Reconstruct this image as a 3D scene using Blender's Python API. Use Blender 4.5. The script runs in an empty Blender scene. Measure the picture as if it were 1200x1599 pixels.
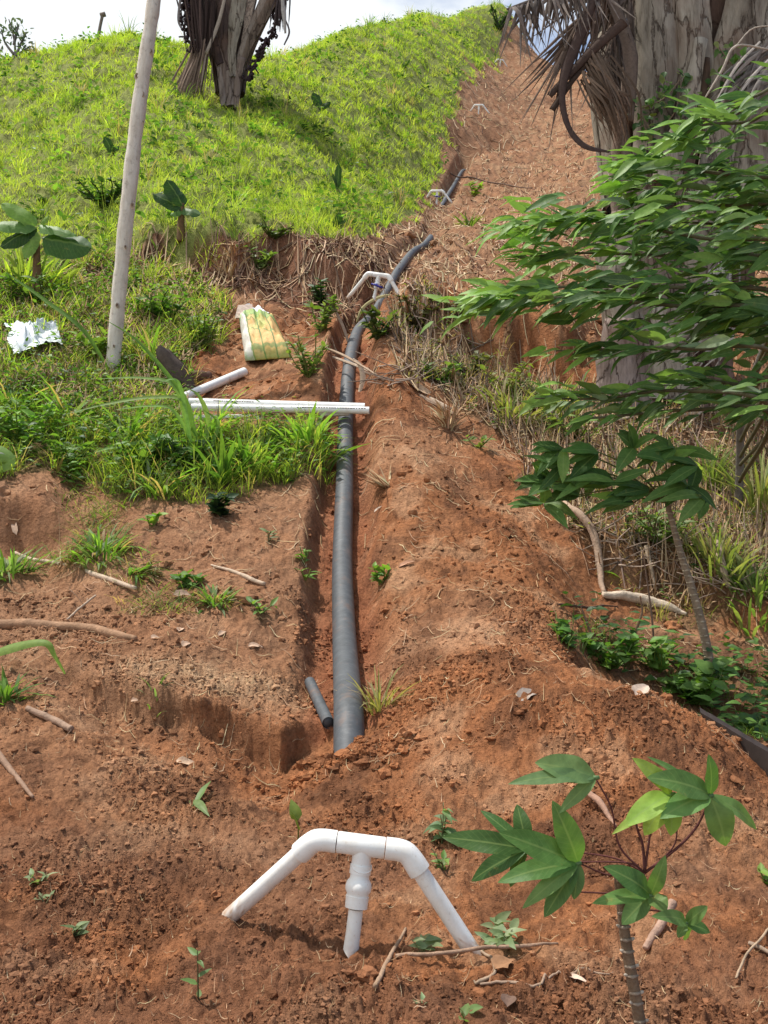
import bpy, math, random
import numpy as np
from mathutils import Vector, Matrix

# ------------------------------------------------------------------ camera, sky, sun, exposure
S = bpy.context.scene
COL = S.collection
rng = np.random.default_rng(7)
random.seed(7)
R = math.radians
PITCH = R(2.0)
FPX = 1385.0                                   # focal length in photo pixels (1200 x 1599)
cam = bpy.data.cameras.new('camera')
cam_o = bpy.data.objects.new('camera', cam); COL.objects.link(cam_o)
cam.sensor_fit = 'VERTICAL'; cam.sensor_height = 24.0
cam.lens = 24.0 * FPX / 1599.0
cam.clip_start = 0.05; cam.clip_end = 3000
cam_o.location = (0, 0, 0); cam_o.rotation_euler = (R(90) + PITCH, 0, 0)
S.camera = cam_o

SUN_EL, SUN_AZ = R(68), R(-68)                 # azimuth from +Y (view direction), negative = left
world = bpy.data.worlds.new('World'); S.world = world; world.use_nodes = True
nt = world.node_tree; nt.nodes.clear()
def N(t, kind, **kw):
    n = t.nodes.new(kind)
    for k, v in kw.items(): setattr(n, k, v)
    return n
sky = N(nt, 'ShaderNodeTexSky'); sky.sky_type = 'NISHITA'; sky.sun_disc = False
sky.sun_elevation = SUN_EL; sky.sun_rotation = SUN_AZ; sky.air_density = 1.0; sky.dust_density = 1.5
bg1 = N(nt, 'ShaderNodeBackground'); bg1.inputs[1].default_value = 0.15
nt.links.new(sky.outputs[0], bg1.inputs[0])
bg2 = N(nt, 'ShaderNodeBackground'); bg2.inputs[0].default_value = (0.93, 0.97, 1, 1); bg2.inputs[1].default_value = .97
tc = N(nt, 'ShaderNodeTexCoord')
mp = N(nt, 'ShaderNodeMapping'); mp.inputs['Scale'].default_value = (1, 1, 2.2)
nz = N(nt, 'ShaderNodeTexNoise'); nz.inputs['Scale'].default_value = 2.6; nz.inputs['Detail'].default_value = 8; nz.inputs['Roughness'].default_value = .55
nt.links.new(tc.outputs['Generated'], mp.inputs[0]); nt.links.new(mp.outputs[0], nz.inputs['Vector'])
sx = N(nt, 'ShaderNodeSeparateXYZ'); nt.links.new(tc.outputs['Generated'], sx.inputs[0])
ma = N(nt, 'ShaderNodeMath', operation='MULTIPLY_ADD'); ma.inputs[1].default_value = -1.0; ma.inputs[2].default_value = 0.22
nt.links.new(sx.outputs[0], ma.inputs[0])
ad = N(nt, 'ShaderNodeMath', operation='ADD'); nt.links.new(nz.outputs[0], ad.inputs[0]); nt.links.new(ma.outputs[0], ad.inputs[1])
rp = N(nt, 'ShaderNodeMapRange'); rp.inputs[1].default_value = .52; rp.inputs[2].default_value = .68; rp.interpolation_type = 'SMOOTHSTEP'
nt.links.new(ad.outputs[0], rp.inputs[0])
mx = N(nt, 'ShaderNodeMixShader'); nt.links.new(rp.outputs[0], mx.inputs[0])
nt.links.new(bg1.outputs[0], mx.inputs[1]); nt.links.new(bg2.outputs[0], mx.inputs[2])
wo = N(nt, 'ShaderNodeOutputWorld'); nt.links.new(mx.outputs[0], wo.inputs[0])

sun = bpy.data.lights.new('sun', 'SUN'); sun.energy = 4.3; sun.angle = R(.8); sun.color = (1, .95, .87)
sun_o = bpy.data.objects.new('sun', sun); COL.objects.link(sun_o)
sdir = Vector((math.sin(SUN_AZ) * math.cos(SUN_EL), math.cos(SUN_AZ) * math.cos(SUN_EL), math.sin(SUN_EL)))
sun_o.rotation_euler = sdir.to_track_quat('Z', 'Y').to_euler(); sun_o.location = (-10, 0, 30)
S.view_settings.view_transform = 'Standard'; S.view_settings.look = 'None'
S.view_settings.exposure = 0.18; S.view_settings.gamma = 1.0
S.render.engine = 'CYCLES'
S.cycles.max_bounces = 6; S.cycles.diffuse_bounces = 3; S.cycles.transparent_max_bounces = 4

# ------------------------------------------------------------------ helpers
def noise2(x, y, seed=0):
    """gradient noise in about [-1, 1]"""
    x = np.asarray(x, float); y = np.asarray(y, float)
    xi = np.floor(x).astype(np.int64); yi = np.floor(y).astype(np.int64)
    xf = x - xi; yf = y - yi
    def g(ix, iy, dx, dy):
        h = (ix * 374761393 + iy * 668265263 + seed * 974634777) & 0xffffffff
        h = ((h ^ (h >> 13)) * 1274126177) & 0xffffffff
        a = ((h ^ (h >> 16)) & 0xffff) * (2 * np.pi / 65536)
        return np.cos(a) * dx + np.sin(a) * dy
    u = xf * xf * xf * (xf * (xf * 6 - 15) + 10); v = yf * yf * yf * (yf * (yf * 6 - 15) + 10)
    a = g(xi, yi, xf, yf); b = g(xi + 1, yi, xf - 1, yf)
    c = g(xi, yi + 1, xf, yf - 1); d = g(xi + 1, yi + 1, xf - 1, yf - 1)
    return ((a + (b - a) * u) * (1 - v) + (c + (d - c) * u) * v) * 1.5
def fbm(x, y, f, octs, seed=0, gain=.5):
    s = 0; a = 1
    for i in range(octs):
        s = s + a * noise2(x * f, y * f, seed + i); a *= gain; f *= 2.03
    return s
def sst(a, b, x):
    t = np.clip((x - a) / (b - a), 0, 1); return t * t * (3 - 2 * t)

cp, sp = math.cos(PITCH), math.sin(PITCH)
def ray(px, py):
    """direction through a photo pixel with world Y component 1"""
    a = (px - 600) / FPX; b = (799.5 - py) / FPX
    y = cp - b * sp; z = sp + b * cp
    return np.array([a / y, 1.0, z / y])
def P(px, py, Y):
    return ray(px, py) * Y

# ------------------------------------------------------------------ terrain
# control points: photo pixel and forward distance in metres
CTRL = [
 # trench-side ground down the middle (surface beside the pipe)
 (600,1640,1.5),(600,1480,1.86),(600,1300,2.5),(560,1185,3.0),
 (545,955,4.1),(545,852,4.8),(548,748,5.4),(545,592,6.6),(560,515,7.6),(575,455,8.7),(600,452,9.2),
 (630,425,10.2),(665,370,13),(672,342,15),(685,322,17),(720,250,20.5),(752,182,24),(782,108,34),
 # left
 (0,1640,1.5),(0,1300,2.4),(0,1100,3.1),(0,985,3.8),(0,860,4.5),(0,760,5.2),(0,560,7.0),(0,400,9.5),(0,300,12),(0,200,15.5),(0,96,20),
 (300,1640,1.5),(300,1300,2.5),(300,1060,3.35),(300,900,4.3),(300,740,5.4),(300,636,6.6),(200,590,7.1),
 (430,560,7.7),(430,480,8.8),(430,445,9.4),(430,378,10.0),(290,370,10.0),(200,300,11.6),(430,280,12.8),(430,220,14.5),
 (355,165,16),(500,165,18),(600,180,19.5),(190,62,21),(300,86,21.5),(400,108,23),(500,78,27),(650,30,33),(725,14,37),(790,10,40),
 (-200,1640,1.5),(-200,1100,3.1),(-200,760,5.2),(-200,400,9.5),(-200,130,20),
 # right
 (800,1640,1.5),(1200,1640,1.5),(1400,1640,1.5),(800,1300,2.5),(900,1250,2.6),(1150,1300,2.4),(1400,1300,2.5),
 (700,1150,3.0),(800,1075,3.2),(700,1000,3.8),(800,900,4.4),(700,700,5.9),(850,800,5.4),
 (950,1030,3.9),(1050,1060,3.9),(1200,1110,3.7),(1000,965,4.6),(1200,1010,4.5),(1000,890,5.0),(1200,900,5.2),
 (1100,800,5.8),(1000,640,7.3),(1200,640,7.3),(850,640,6.9),(850,500,9),(800,450,10.2),(850,400,12),(1200,440,12),(900,300,16),(1200,330,16),
 (900,200,24),(950,125,34),(860,100,36),(1200,150,34),(1400,440,12),(1400,900,5.2),(1400,640,7.3),(1400,170,34),
]
BACK = [(-200,130,20),(0,96,20),(190,62,21),(300,86,21.5),(400,108,23),(500,78,27),(650,30,33),(725,14,37),(790,10,40),(860,100,36),(950,125,34),(1200,150,34),(1400,170,34)]
cx = []; cy = []; cz = []
for px, py, Y in CTRL:
    p = P(px, py, Y); cx.append(p[0]); cy.append(p[1]); cz.append(p[2])
for px, py, Y in BACK:
    p = P(px, py, Y)
    for d, dz in ((6, -.6), (22, -8)):
        cx.append(p[0] * (Y + d) / Y); cy.append(Y + d); cz.append(p[2] + dz)
cx = np.array(cx); cy = np.array(cy); cz = np.array(cz)
def warp(x, y):
    return np.clip(x / (y + .5), -.62, .62) * 2.4, np.log(y + .5)
cu, cv = warp(cx, cy)
def _k(r2): return np.where(r2 > 1e-12, r2 * np.log(r2 + 1e-12), 0)
n_ = len(cu)
A_ = np.zeros((n_ + 3, n_ + 3))
A_[:n_, :n_] = _k((cu[:, None] - cu) ** 2 + (cv[:, None] - cv) ** 2) + np.eye(n_) * .003
A_[:n_, n_:] = np.c_[np.ones(n_), cu, cv]; A_[n_:, :n_] = A_[:n_, n_:].T
W_ = np.linalg.solve(A_, np.r_[cz / (cy + .5), 0, 0, 0])
def base_z(x, y):
    sh = np.shape(x); x = np.ravel(x); y = np.ravel(y)
    yc = np.clip(y, 1.2, 75)
    u, v = warp(x / np.maximum(y + .5, 1.0) * (yc + .5), yc)
    out = np.empty(len(u))
    for i in range(0, len(u), 100000):
        a, b = u[i:i+100000], v[i:i+100000]
        out[i:i+100000] = _k((a[:, None] - cu) ** 2 + (b[:, None] - cv) ** 2) @ W_[:n_] + W_[n_] + W_[n_+1] * a + W_[n_+2] * b
    z = out * (yc + .5)
    z = z - np.clip(1.2 - y, 0, 99) * .28 - np.clip(y - 75, 0, 1e9) * .35
    return z.reshape(sh)

# trench and pipe line: pixel, distance
PIPE = [(545,1235,2.75),(545,1170,3.22),(538,1000,4.1),(535,900,4.8),(538,790,5.45),(541,640,6.6),(549,560,7.6),(562,500,8.6),(588,462,9.3),(620,436,10.3),
        (637,405,11.6),(655,384,12.5),(672,366,13.2),(677,345,15),(686,322,16.8),(700,292,18.3),(716,255,20.0),(729,232,21.2)]
pipe_pts = np.array([P(*a) for a in PIPE])
def pipe_dist(x, y):
    """signed sideways offset from the trench line (right positive)"""
    return x - np.interp(y, pipe_pts[:, 1], pipe_pts[:, 0])

def macro(x, y):
    z = base_z(x, y)
    u = x / np.maximum(y, .8)
    wob = fbm(x, y, 1.3, 3, 11) * .05
    # ledge with a scooped pit in front, left of the trench
    pxl = 600 + u * FPX
    ye = np.interp(pxl, [60, 130, 250, 380, 440, 475], [3.55, 3.36, 3.24, 3.17, 3.12, 3.2]) + .03 * noise2(x * 7, y * 0 + 3, 5)
    dep = np.interp(pxl, [60, 130, 180, 330, 440, 470, 560, 640], [0, .06, .12, .11, .16, .11, .0, 0])
    z = z - dep * (1 - sst(-.012, .022, y - ye)) * sst(-.6, -.12, y - ye)
    # trench
    d = pipe_dist(x, y)
    wl = np.interp(y, [3, 4, 5, 6.6, 8.5, 10, 14, 21], [.19, .18, .16, .15, .18, .18, .12, .12]) + .02 * noise2(y * 4, x * 2, 8)
    wr = np.interp(y, [3, 4, 5, 6.6, 8.5, 10, 14, 21], [.13, .12, .11, .13, .14, .14, .12, .14]) + .03 * noise2(y * 3, x * 2, 9)
    td = np.interp(y, [3.30, 3.45, 4.0, 6.6, 8.4, 9.2, 9.6, 10.4, 11.2, 14, 15.5, 17, 17.6, 18.3, 21.2, 21.4], [0, .06, .17, .22, .25, .27, .20, .10, .12, .12, .02, .02, .1, .2, .3, 0])
    prof = sst(-wl - .05, -wl + .05, d) * (1 - sst(wr - .02, wr + .12, d))
    z = z - td * prof
    z = z + .05 * np.exp(-((d - .42) / .2) ** 2) * sst(3.1, 3.6, y) * (1 - sst(8, 10, y))
    # hollow left of the second stand
    z = z - .3 * np.exp(-((d + .45) / .32) ** 2 - ((y - 9.1) / .6) ** 2)
    # cut bank below the grassy hill, left
    m = sst(150, 260, pxl) * (1 - sst(560, 620, pxl))
    t = y - 9.75 - wob * 5
    z = z + m * .36 * (sst(-.10, .10, t) - .5) * np.exp(-(t / 1.3) ** 2)
    # overgrown bank right of the trench
    m = sst(610, 650, pxl) * (1 - sst(880, 960, pxl))
    t = y - 8.3 - wob * 5
    z = z + m * .55 * (sst(-.12, .16, t) - .5) * np.exp(-(t / 1.2) ** 2)
    # small cut bank at far left and along the right path
    m = 1 - sst(60, 130, pxl)
    t = y - 4.95 - wob * 3
    z = z + m * .26 * (sst(-.06, .06, t) - .5) * np.exp(-(t / .7) ** 2)
    m = sst(860, 920, pxl)
    t = y - 4.95 - wob * 4 + (pxl - 1000) * .0007
    z = z + m * .20 * (sst(-.1, .12, t) - .5) * np.exp(-(t / .8) ** 2)
    # spoil heap in the right foreground and the dip behind it
    hp = np.interp(pxl, [640, 760, 900, 1010, 1100, 1210, 1400], [0, .05, .13, .17, .11, .02, .0])
    z = z + hp * np.exp(-((y - (3.1 - (pxl - 900) * .0008)) / .33) ** 2)
    z = z - .14 * sst(860, 940, pxl) * np.exp(-((y - 3.75) / .3) ** 2)
    z = z + .035 * np.exp(-((x + .13) / .16) ** 2 - ((y - 2.97) / .10) ** 2)
    z = z + .045 * np.exp(-((x + .36) / .085) ** 2 - ((y - 1.93) / .10) ** 2)   # soil under the left foot of the near stand
    # holes up the slope
    for hx, hy, hr, hd in ((3.0, 22.6, .45, .35), (1.95, 21.4, .35, .3), (.50, 1.87, .06, .045), (.56, 2.25, .07, .05)):
        z = z - hd * np.exp(-((x - hx) / hr) ** 2 - ((y - hy) / (hr * 1.2)) ** 2)
    return z

def micro(x, y, z0):
    pd = np.exp(-(pipe_dist(x, y) / .28) ** 4) * (y > 8) * (y < 22)
    s = fbm(x, y, .9, 3, 21) * .035
    s = s * np.clip(y / 3, .5, 3)
    s = s + fbm(x, y, 5, 2, 31) * .011
    near = 1 - sst(7, 14, y)
    t1 = np.abs(fbm(x, y, 13, 3, 41)); 
    s = s + (t1 - .4) * .024 * near
    lump = sst(.1, .55, fbm(x, y, 2.2, 2, 51) + .28)
    n3 = 1 - sst(4, 7, y)
    s = s + np.abs(fbm(x, y, 28, 3, 61)) * .021 * (.25 + .75 * lump) * n3
    s = s + np.abs(fbm(x, y, 62, 2, 71)) * .012 * (.4 + .6 * lump) * (1 - sst(3.2, 5, y))
    far = sst(6, 9, y); s = s + (np.abs(fbm(x, y, 3.2, 3, 81)) - .3) * .11 * far + (np.abs(fbm(x, y, 8, 2, 83)) - .3) * .05 * far * (1 - sst(20, 30, y))
    s = s * (1 - .8 * pd)
    return s

GU = np.r_[-6, -4, -2.6, -1.8, -1.3, -1.0, -.8, -.68, np.linspace(-.6, .6, 800), .68, .8, 1.0, 1.3, 1.8, 2.6, 4, 6]
ratio = np.exp(np.log(46 / 1.3) / 860)
GY = np.r_[-8, -5, -3, -1.5, -.5, 0, .4, .7, .9, 1.05, 1.15, 1.22, 1.3 * ratio ** np.arange(861), 48, 51, 55, 60, 68, 80, 110, 160, 250, 400]
def wfun(y): return np.maximum(y + .3, 1.6)
GX2 = GU[None, :] * wfun(GY)[:, None]; GY2 = np.repeat(GY[:, None], len(GU), 1)
ZM = macro(GX2, GY2)
ZZ = ZM + micro(GX2, GY2, ZM) * (1 - sst(42, 60, GY2))
def H(x, y):
    """height of the finished ground"""
    x = np.asarray(x, float); y = np.asarray(y, float)
    j = np.interp(x / wfun(y), GU, np.arange(len(GU))); i = np.interp(y, GY, np.arange(len(GY)))
    i0 = np.clip(i.astype(int), 0, len(GY) - 2); j0 = np.clip(j.astype(int), 0, len(GU) - 2)
    a = i - i0; b = j - j0
    return (ZZ[i0, j0] * (1 - b) + ZZ[i0, j0 + 1] * b) * (1 - a) + (ZZ[i0 + 1, j0] * (1 - b) + ZZ[i0 + 1, j0 + 1] * b) * a
_ys = np.exp(np.linspace(math.log(1.25), math.log(44), 2600))
def at(px, py, up=0.0, last=False):
    """where the ray through a photo pixel meets the ground"""
    r = ray(px, py)
    h = H(r[0] * _ys, _ys); below = (r[2] * _ys) < h
    if not below.any():
        k = int(np.argmin(r[2] * _ys - h))
    else:
        k = int(np.argmax(below))
    Y = _ys[k]; return Vector((r[0] * Y, Y, float(H(r[0] * Y, Y)) + up))
def pix(x, y, z):
    d = y * cp + z * sp
    return 600 + FPX * x / d, 799.5 - FPX * (z * cp - y * sp) / d

# ---------------- mesh plumbing
def new_mesh(name, V, faces, mat, col=None, lf=None, smooth=True, origin=None):
    """V (n,3); faces: list of arrays (m,k)"""
    V = np.asarray(V, np.float32)
    if origin is not None: V = V - np.array(origin, np.float32)
    me = bpy.data.meshes.new(name)
    me.vertices.add(len(V)); me.vertices.foreach_set('co', V.ravel())
    fl = [np.asarray(f, np.int32) for f in faces if len(f)]
    nl = sum(f.size for f in fl); nf = sum(len(f) for f in fl)
    me.loops.add(nl); me.loops.foreach_set('vertex_index', np.concatenate([f.ravel() for f in fl]))
    me.polygons.add(nf)
    tot = np.concatenate([np.full(len(f), f.shape[1], np.int32) for f in fl])
    st = np.r_[0, np.cumsum(tot)[:-1]].astype(np.int32)
    me.polygons.foreach_set('loop_start', st); me.polygons.foreach_set('loop_total', tot)
    me.polygons.foreach_set('use_smooth', np.full(nf, smooth))
    if col is not None:
        a = me.color_attributes.new('Col', 'FLOAT_COLOR', 'POINT')
        c = np.ones((len(V), 4), np.float32); c[:, :3] = col; a.data.foreach_set('color', c.ravel())
    if lf is not None:
        a = me.attributes.new('lf', 'FLOAT_VECTOR', 'POINT'); a.data.foreach_set('vector', np.asarray(lf, np.float32).ravel())
    me.update(calc_edges=True); me.validate()
    me.materials.append(mat)
    if smooth and mat.name in ('white pvc', 'white woven plastic'): me.set_sharp_from_angle(angle=math.radians(38))
    return me
def link(name, me, parent=None, loc=None):
    o = bpy.data.objects.new(name, me); COL.objects.link(o)
    if parent is not None: o.parent = parent
    if loc is not None: o.location = loc
    return o
class MB:
    """collects quads / tris with colours, then links them as one mesh object"""
    def __init__(s): s.V = []; s.Q = []; s.T = []; s.C = []; s.L = []; s.n = 0
    def add(s, V, Q=None, T=None, col=(.5, .5, .5), lf=None):
        V = np.asarray(V, float).reshape(-1, 3)
        if Q is not None and len(Q): s.Q.append(np.asarray(Q, int).reshape(-1, 4) + s.n)
        if T is not None and len(T): s.T.append(np.asarray(T, int).reshape(-1, 3) + s.n)
        c = np.asarray(col, float); s.C.append(np.broadcast_to(c, (len(V), 3)) if c.ndim == 1 else c)
        s.L.append(np.zeros((len(V), 3)) if lf is None else np.asarray(lf, float))
        s.V.append(V); s.n += len(V)
    def tube(s, pts, rad, seg=8, col=(.5, .5, .5), cap=True, flat=1.0, rough=0, uv=False):
        pts = np.asarray([list(p) for p in pts], float); n = len(pts)
        rad = np.broadcast_to(np.asarray(rad, float), (n,)) if np.ndim(rad) == 0 else np.interp(np.linspace(0, 1, n), np.linspace(0, 1, len(rad)), rad)
        tg = np.gradient(pts, axis=0); tg /= np.linalg.norm(tg, axis=1)[:, None] + 1e-9
        ref = np.array([0, 0, 1.0]) if abs(tg[0][2]) < .8 else np.array([1.0, 0, 0])
        V = []
        for i in range(n):
            a = np.cross(tg[i], ref); a /= np.linalg.norm(a) + 1e-9; b = np.cross(a, tg[i]); ref = b
            th = np.arange(seg) * 2 * np.pi / seg
            r = rad[i] * (1 + (rough * rng.uniform(-1, 1, seg) if rough else 0))
            V.append(pts[i] + (np.cos(th) * r)[:, None] * a + (np.sin(th) * r * flat)[:, None] * b)
        V = np.concatenate(V); Q = []
        for i in range(n - 1):
            for k in range(seg):
                k2 = (k + 1) % seg; Q.append((i*seg+k, i*seg+k2, (i+1)*seg+k2, (i+1)*seg+k))
        T = []
        if cap:
            V = np.r_[V, [pts[0]], [pts[-1]]]; c0 = n * seg
            for k in range(seg):
                k2 = (k + 1) % seg; T.append((k2, k, c0)); T.append(((n-1)*seg+k, (n-1)*seg+k2, c0 + 1))
        ln = np.r_[0, np.cumsum(np.linalg.norm(np.diff(pts, axis=0), axis=1))]
        lf = np.zeros((len(V), 3)); lf[:n*seg, 0] = np.repeat(ln, seg); lf[:n*seg, 1] = np.tile(np.arange(seg) / seg, n)
        if cap: lf[-1, 0] = ln[-1]
        s.add(V, Q, T, col, lf)
    def build(s, name, mat, parent=None, origin=None, smooth=True, loc=None):
        V = np.concatenate(s.V); F = []
        if s.Q: F.append(np.concatenate(s.Q))
        if s.T: F.append(np.concatenate(s.T))
        me = new_mesh(name, V, F, mat, np.concatenate(s.C), np.concatenate(s.L), smooth, origin)
        return link(name, me, parent, loc)
def tag(o, label=None, cat=None, group=None, kind=None):
    if label: o['label'] = label
    if cat: o['category'] = cat
    if group: o['group'] = group
    if kind: o['kind'] = kind
    return o
def thing(name, label, cat, loc, group=None):
    o = bpy.data.objects.new(name, None); COL.objects.link(o); o.location = loc
    o.empty_display_size = .1
    return tag(o, label, cat, group)
def smooth_path(pts, n=24):
    """Catmull-Rom through the points"""
    p = np.array([list(a) for a in pts], float)
    if len(p) < 3:
        t = np.linspace(0, 1, n)[:, None]; return p[0] * (1 - t) + p[-1] * t
    q = np.r_[[2 * p[0] - p[1]], p, [2 * p[-1] - p[-2]]]
    out = []
    m = len(p) - 1
    for t in np.linspace(0, m - 1e-6, n):
        i = int(t); f = t - i; a, b, c, d = q[i:i+4]
        out.append(.5 * (2*b + (c-a)*f + (2*a-5*b+4*c-d)*f*f + (3*b-a-3*c+d)*f**3))
    return np.array(out)

# vectorised grass blades
def blades(mb, root, h, w, az, lean, curl, col, seg=3, wave=None):
    """root (n,3); ribbon blades leaning toward az"""
    n = len(root); h = np.broadcast_to(h, n); w = np.broadcast_to(w, n); lean = np.broadcast_to(lean, n); curl = np.broadcast_to(curl, n)
    d = np.stack([np.sin(az), np.cos(az), 0 * az], 1)
    sd = np.stack([np.cos(az), -np.sin(az), 0 * az], 1)
    tw = rng.uniform(-.9, .9, n)
    sd = sd * np.cos(tw)[:, None] + d * np.sin(tw)[:, None]
    pts = []; ang = lean.astype(float).copy(); pos = root.astype(float).copy(); wid = [1.0, .95, .72, .4, .2]
    K = seg + 1
    for k in range(K):
        f = k / seg
        ww = w * (.55 + 1.0 * f if f < .4 else (1 - f) ** .6 * 1.25) if k < seg else w * 0
        if k < seg:
            pts.append(pos - sd * ww[:, None] * .5); pts.append(pos + sd * ww[:, None] * .5)
        else:
            pts.append(pos)
        st = h / seg
        pos = pos + d * (np.sin(ang) * st)[:, None] + np.array([0, 0, 1.0]) * (np.cos(ang) * st)[:, None]
        ang = ang + curl / seg
    V = np.stack(pts, 1); m = V.shape[1]
    base = np.arange(n)[:, None] * m
    Q = [base + np.array([2*k, 2*k+1, 2*k+3, 2*k+2]) for k in range(seg - 1)]
    T = base + np.array([2*seg-2, 2*seg-1, 2*seg])
    c = np.repeat(col, m, axis=0) if np.ndim(col) == 2 else col
    mb.add(V.reshape(-1, 3), np.concatenate(Q) if Q else None, T, c)

# vectorised leaves
def leaf_w(s, shape):
    if shape == 'lance': return np.sin(np.pi * s ** .8) ** .9
    if shape == 'ovate': return np.sin(np.pi * s ** .62) ** .85
    if shape == 'strap': return np.clip(np.minimum(s * 8, (1 - s) * 3.2), 0, 1) ** .6
    if shape == 'ellip': return np.sin(np.pi * np.clip(s, 0, 1) ** .92) ** .72
    if shape == 'obov': return np.sin(np.pi * s ** 1.35) ** .8
    return np.sin(np.pi * s)
class Leaves:
    def __init__(s): s.B = []; s.D = []; s.Nn = []; s.L = []; s.W = []; s.dr = []; s.fo = []; s.C = []
    def add(s, base, d, nrm, L, W, droop, fold, col):
        s.B.append(tuple(base)); s.D.append(tuple(d)); s.Nn.append(tuple(nrm)); s.L.append(L); s.W.append(W); s.dr.append(droop); s.fo.append(fold); s.C.append(col)
    def emit(s, mb, shape='lance', ns=7):
        B, D, Nn = [np.array(a, float) for a in (s.B, s.D, s.Nn)]
        D /= np.linalg.norm(D, axis=1)[:, None] + 1e-9
        side = np.cross(D, Nn); side /= np.linalg.norm(side, axis=1)[:, None] + 1e-9
        Nn = np.cross(side, D)
        L, W, dr, fo = [np.array(a, float)[:, None, None] for a in (s.L, s.W, s.dr, s.fo)]
        n = len(B); ss = np.linspace(0, 1, ns); tt = np.array([-1, -.5, 0, .5, 1.0])
        w = np.maximum(leaf_w(ss, shape), .02)
        sg, tg = np.meshgrid(ss, tt, indexing='ij'); wg = w[:, None] * tg
        wav = .06 * np.sin(sg * 11 + rng.uniform(0, 6, n)[:, None, None]) * np.abs(tg)
        V = B[:, None, None, :] + D[:, None, None, :] * (L * sg * (1 - .12 * dr * sg))[..., None] \
            + side[:, None, None, :] * (W * .5 * wg)[..., None] \
            + Nn[:, None, None, :] * (-dr * L * sg ** 2 * .5 + fo * W * .5 * np.abs(wg) + wav * W * w[:, None])[..., None]
        m = ns * 5; q = []
        for i in range(ns - 1):
            for j in range(4): q.append((i*5+j, i*5+j+1, (i+1)*5+j+1, (i+1)*5+j))
        q = np.array(q); Q = (np.arange(n)[:, None, None] * m + q[None]).reshape(-1, 4)
        C = np.repeat(np.array(s.C, float), m, axis=0)
        lf = np.stack([np.broadcast_to(sg, (n, ns, 5)), np.broadcast_to(tg, (n, ns, 5)), np.broadcast_to(rng.random(n)[:, None, None], (n, ns, 5))], -1).reshape(-1, 3)
        mb.add(V.reshape(-1, 3), Q, None, C, lf)

# ------------------------------------------------------------------ materials
def mat(name):
    m = bpy.data.materials.new(name); m.use_nodes = True; t = m.node_tree; t.nodes.clear()
    out = N(t, 'ShaderNodeOutputMaterial'); return m, t, out
def attr(t, name='Col'): 
    a = N(t, 'ShaderNodeAttribute'); a.attribute_name = name; return a
def tnoise(t, scale, detail=4, rough=.55, coord=None, stretch=None):
    n = N(t, 'ShaderNodeTexNoise'); n.inputs['Scale'].default_value = scale; n.inputs['Detail'].default_value = detail; n.inputs['Roughness'].default_value = rough
    if coord is None:
        g = N(t, 'ShaderNodeNewGeometry'); coord = g.outputs['Position']
    if stretch:
        mpn = N(t, 'ShaderNodeMapping'); mpn.inputs['Scale'].default_value = stretch; t.links.new(coord, mpn.inputs[0]); coord = mpn.outputs[0]
    t.links.new(coord, n.inputs['Vector']); return n
def ramp(t, src, stops):
    r = N(t, 'ShaderNodeValToRGB'); e = r.color_ramp.elements
    e[0].position, e[0].color = stops[0][0], (*stops[0][1], 1); e[1].position, e[1].color = stops[-1][0], (*stops[-1][1], 1)
    for p, c in stops[1:-1]:
        k = e.new(p); k.color = (*c, 1)
    t.links.new(src, r.inputs[0]); return r
def mixc(t, a, b, f, mode='MIX'):
    m = N(t, 'ShaderNodeMix'); m.data_type = 'RGBA'; m.blend_type = mode
    if isinstance(f, (int, float)): m.inputs[0].default_value = f
    else: t.links.new(f, m.inputs[0])
    for i, v in ((6, a), (7, b)):
        if isinstance(v, tuple): m.inputs[i].default_value = (*v, 1)
        else: t.links.new(v, m.inputs[i])
    return m.outputs[2]
def bump(t, src, dist, strength=1.0):
    b = N(t, 'ShaderNodeBump'); b.inputs['Distance'].default_value = dist; b.inputs['Strength'].default_value = strength
    t.links.new(src, b.inputs['Height']); return b
def principled(t, out, rough=.8, spec=.3):
    p = N(t, 'ShaderNodeBsdfPrincipled'); p.inputs['Roughness'].default_value = rough; p.inputs['Specular IOR Level'].default_value = spec
    t.links.new(p.outputs[0], out.inputs[0]); return p

def soil_mat():
    m, t, out = mat('red soil'); p = principled(t, out, .95, .15)
    a = attr(t)
    n1 = tnoise(t, 9, 6, .65); n2 = tnoise(t, 60, 5, .7); n3 = tnoise(t, 2.2, 5, .6)
    r1 = ramp(t, n1.outputs[0], [(.3, (.62, .58, .56)), (.5, (1, 1, 1)), (.7, (1.22, 1.25, 1.28))])
    r2 = ramp(t, n2.outputs[0], [(.3, (.62, .6, .58)), (.5, (1, 1, 1)), (.68, (1.25, 1.25, 1.22))])
    c = mixc(t, a.outputs[0], r1.outputs[0], 1.0, 'MULTIPLY'); c = mixc(t, c, r2.outputs[0], 1.0, 'MULTIPLY')
    t.links.new(c, p.inputs['Base Color'])
    v = N(t, 'ShaderNodeTexVoronoi'); v.inputs['Scale'].default_value = 42; g = N(t, 'ShaderNodeNewGeometry')
    wv = N(t, 'ShaderNodeVectorMath', operation='ADD'); t.links.new(g.outputs['Position'], wv.inputs[0]); 
    sc_ = N(t, 'ShaderNodeVectorMath', operation='SCALE'); sc_.inputs['Scale'].default_value = .03; t.links.new(n2.outputs[1], sc_.inputs[0]); t.links.new(sc_.outputs[0], wv.inputs[1])
    t.links.new(wv.outputs[0], v.inputs['Vector'])
    n4 = tnoise(t, 130, 4, .7)
    b1 = bump(t, n1.outputs[0], .05, .6); b2 = bump(t, v.outputs['Distance'], .012, .8); b3 = bump(t, n4.outputs[0], .008, 1.0)
    t.links.new(b1.outputs[0], b2.inputs['Normal']); t.links.new(b2.outputs[0], b3.inputs['Normal']); t.links.new(b3.outputs[0], p.inputs['Normal'])
    return m
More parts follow.
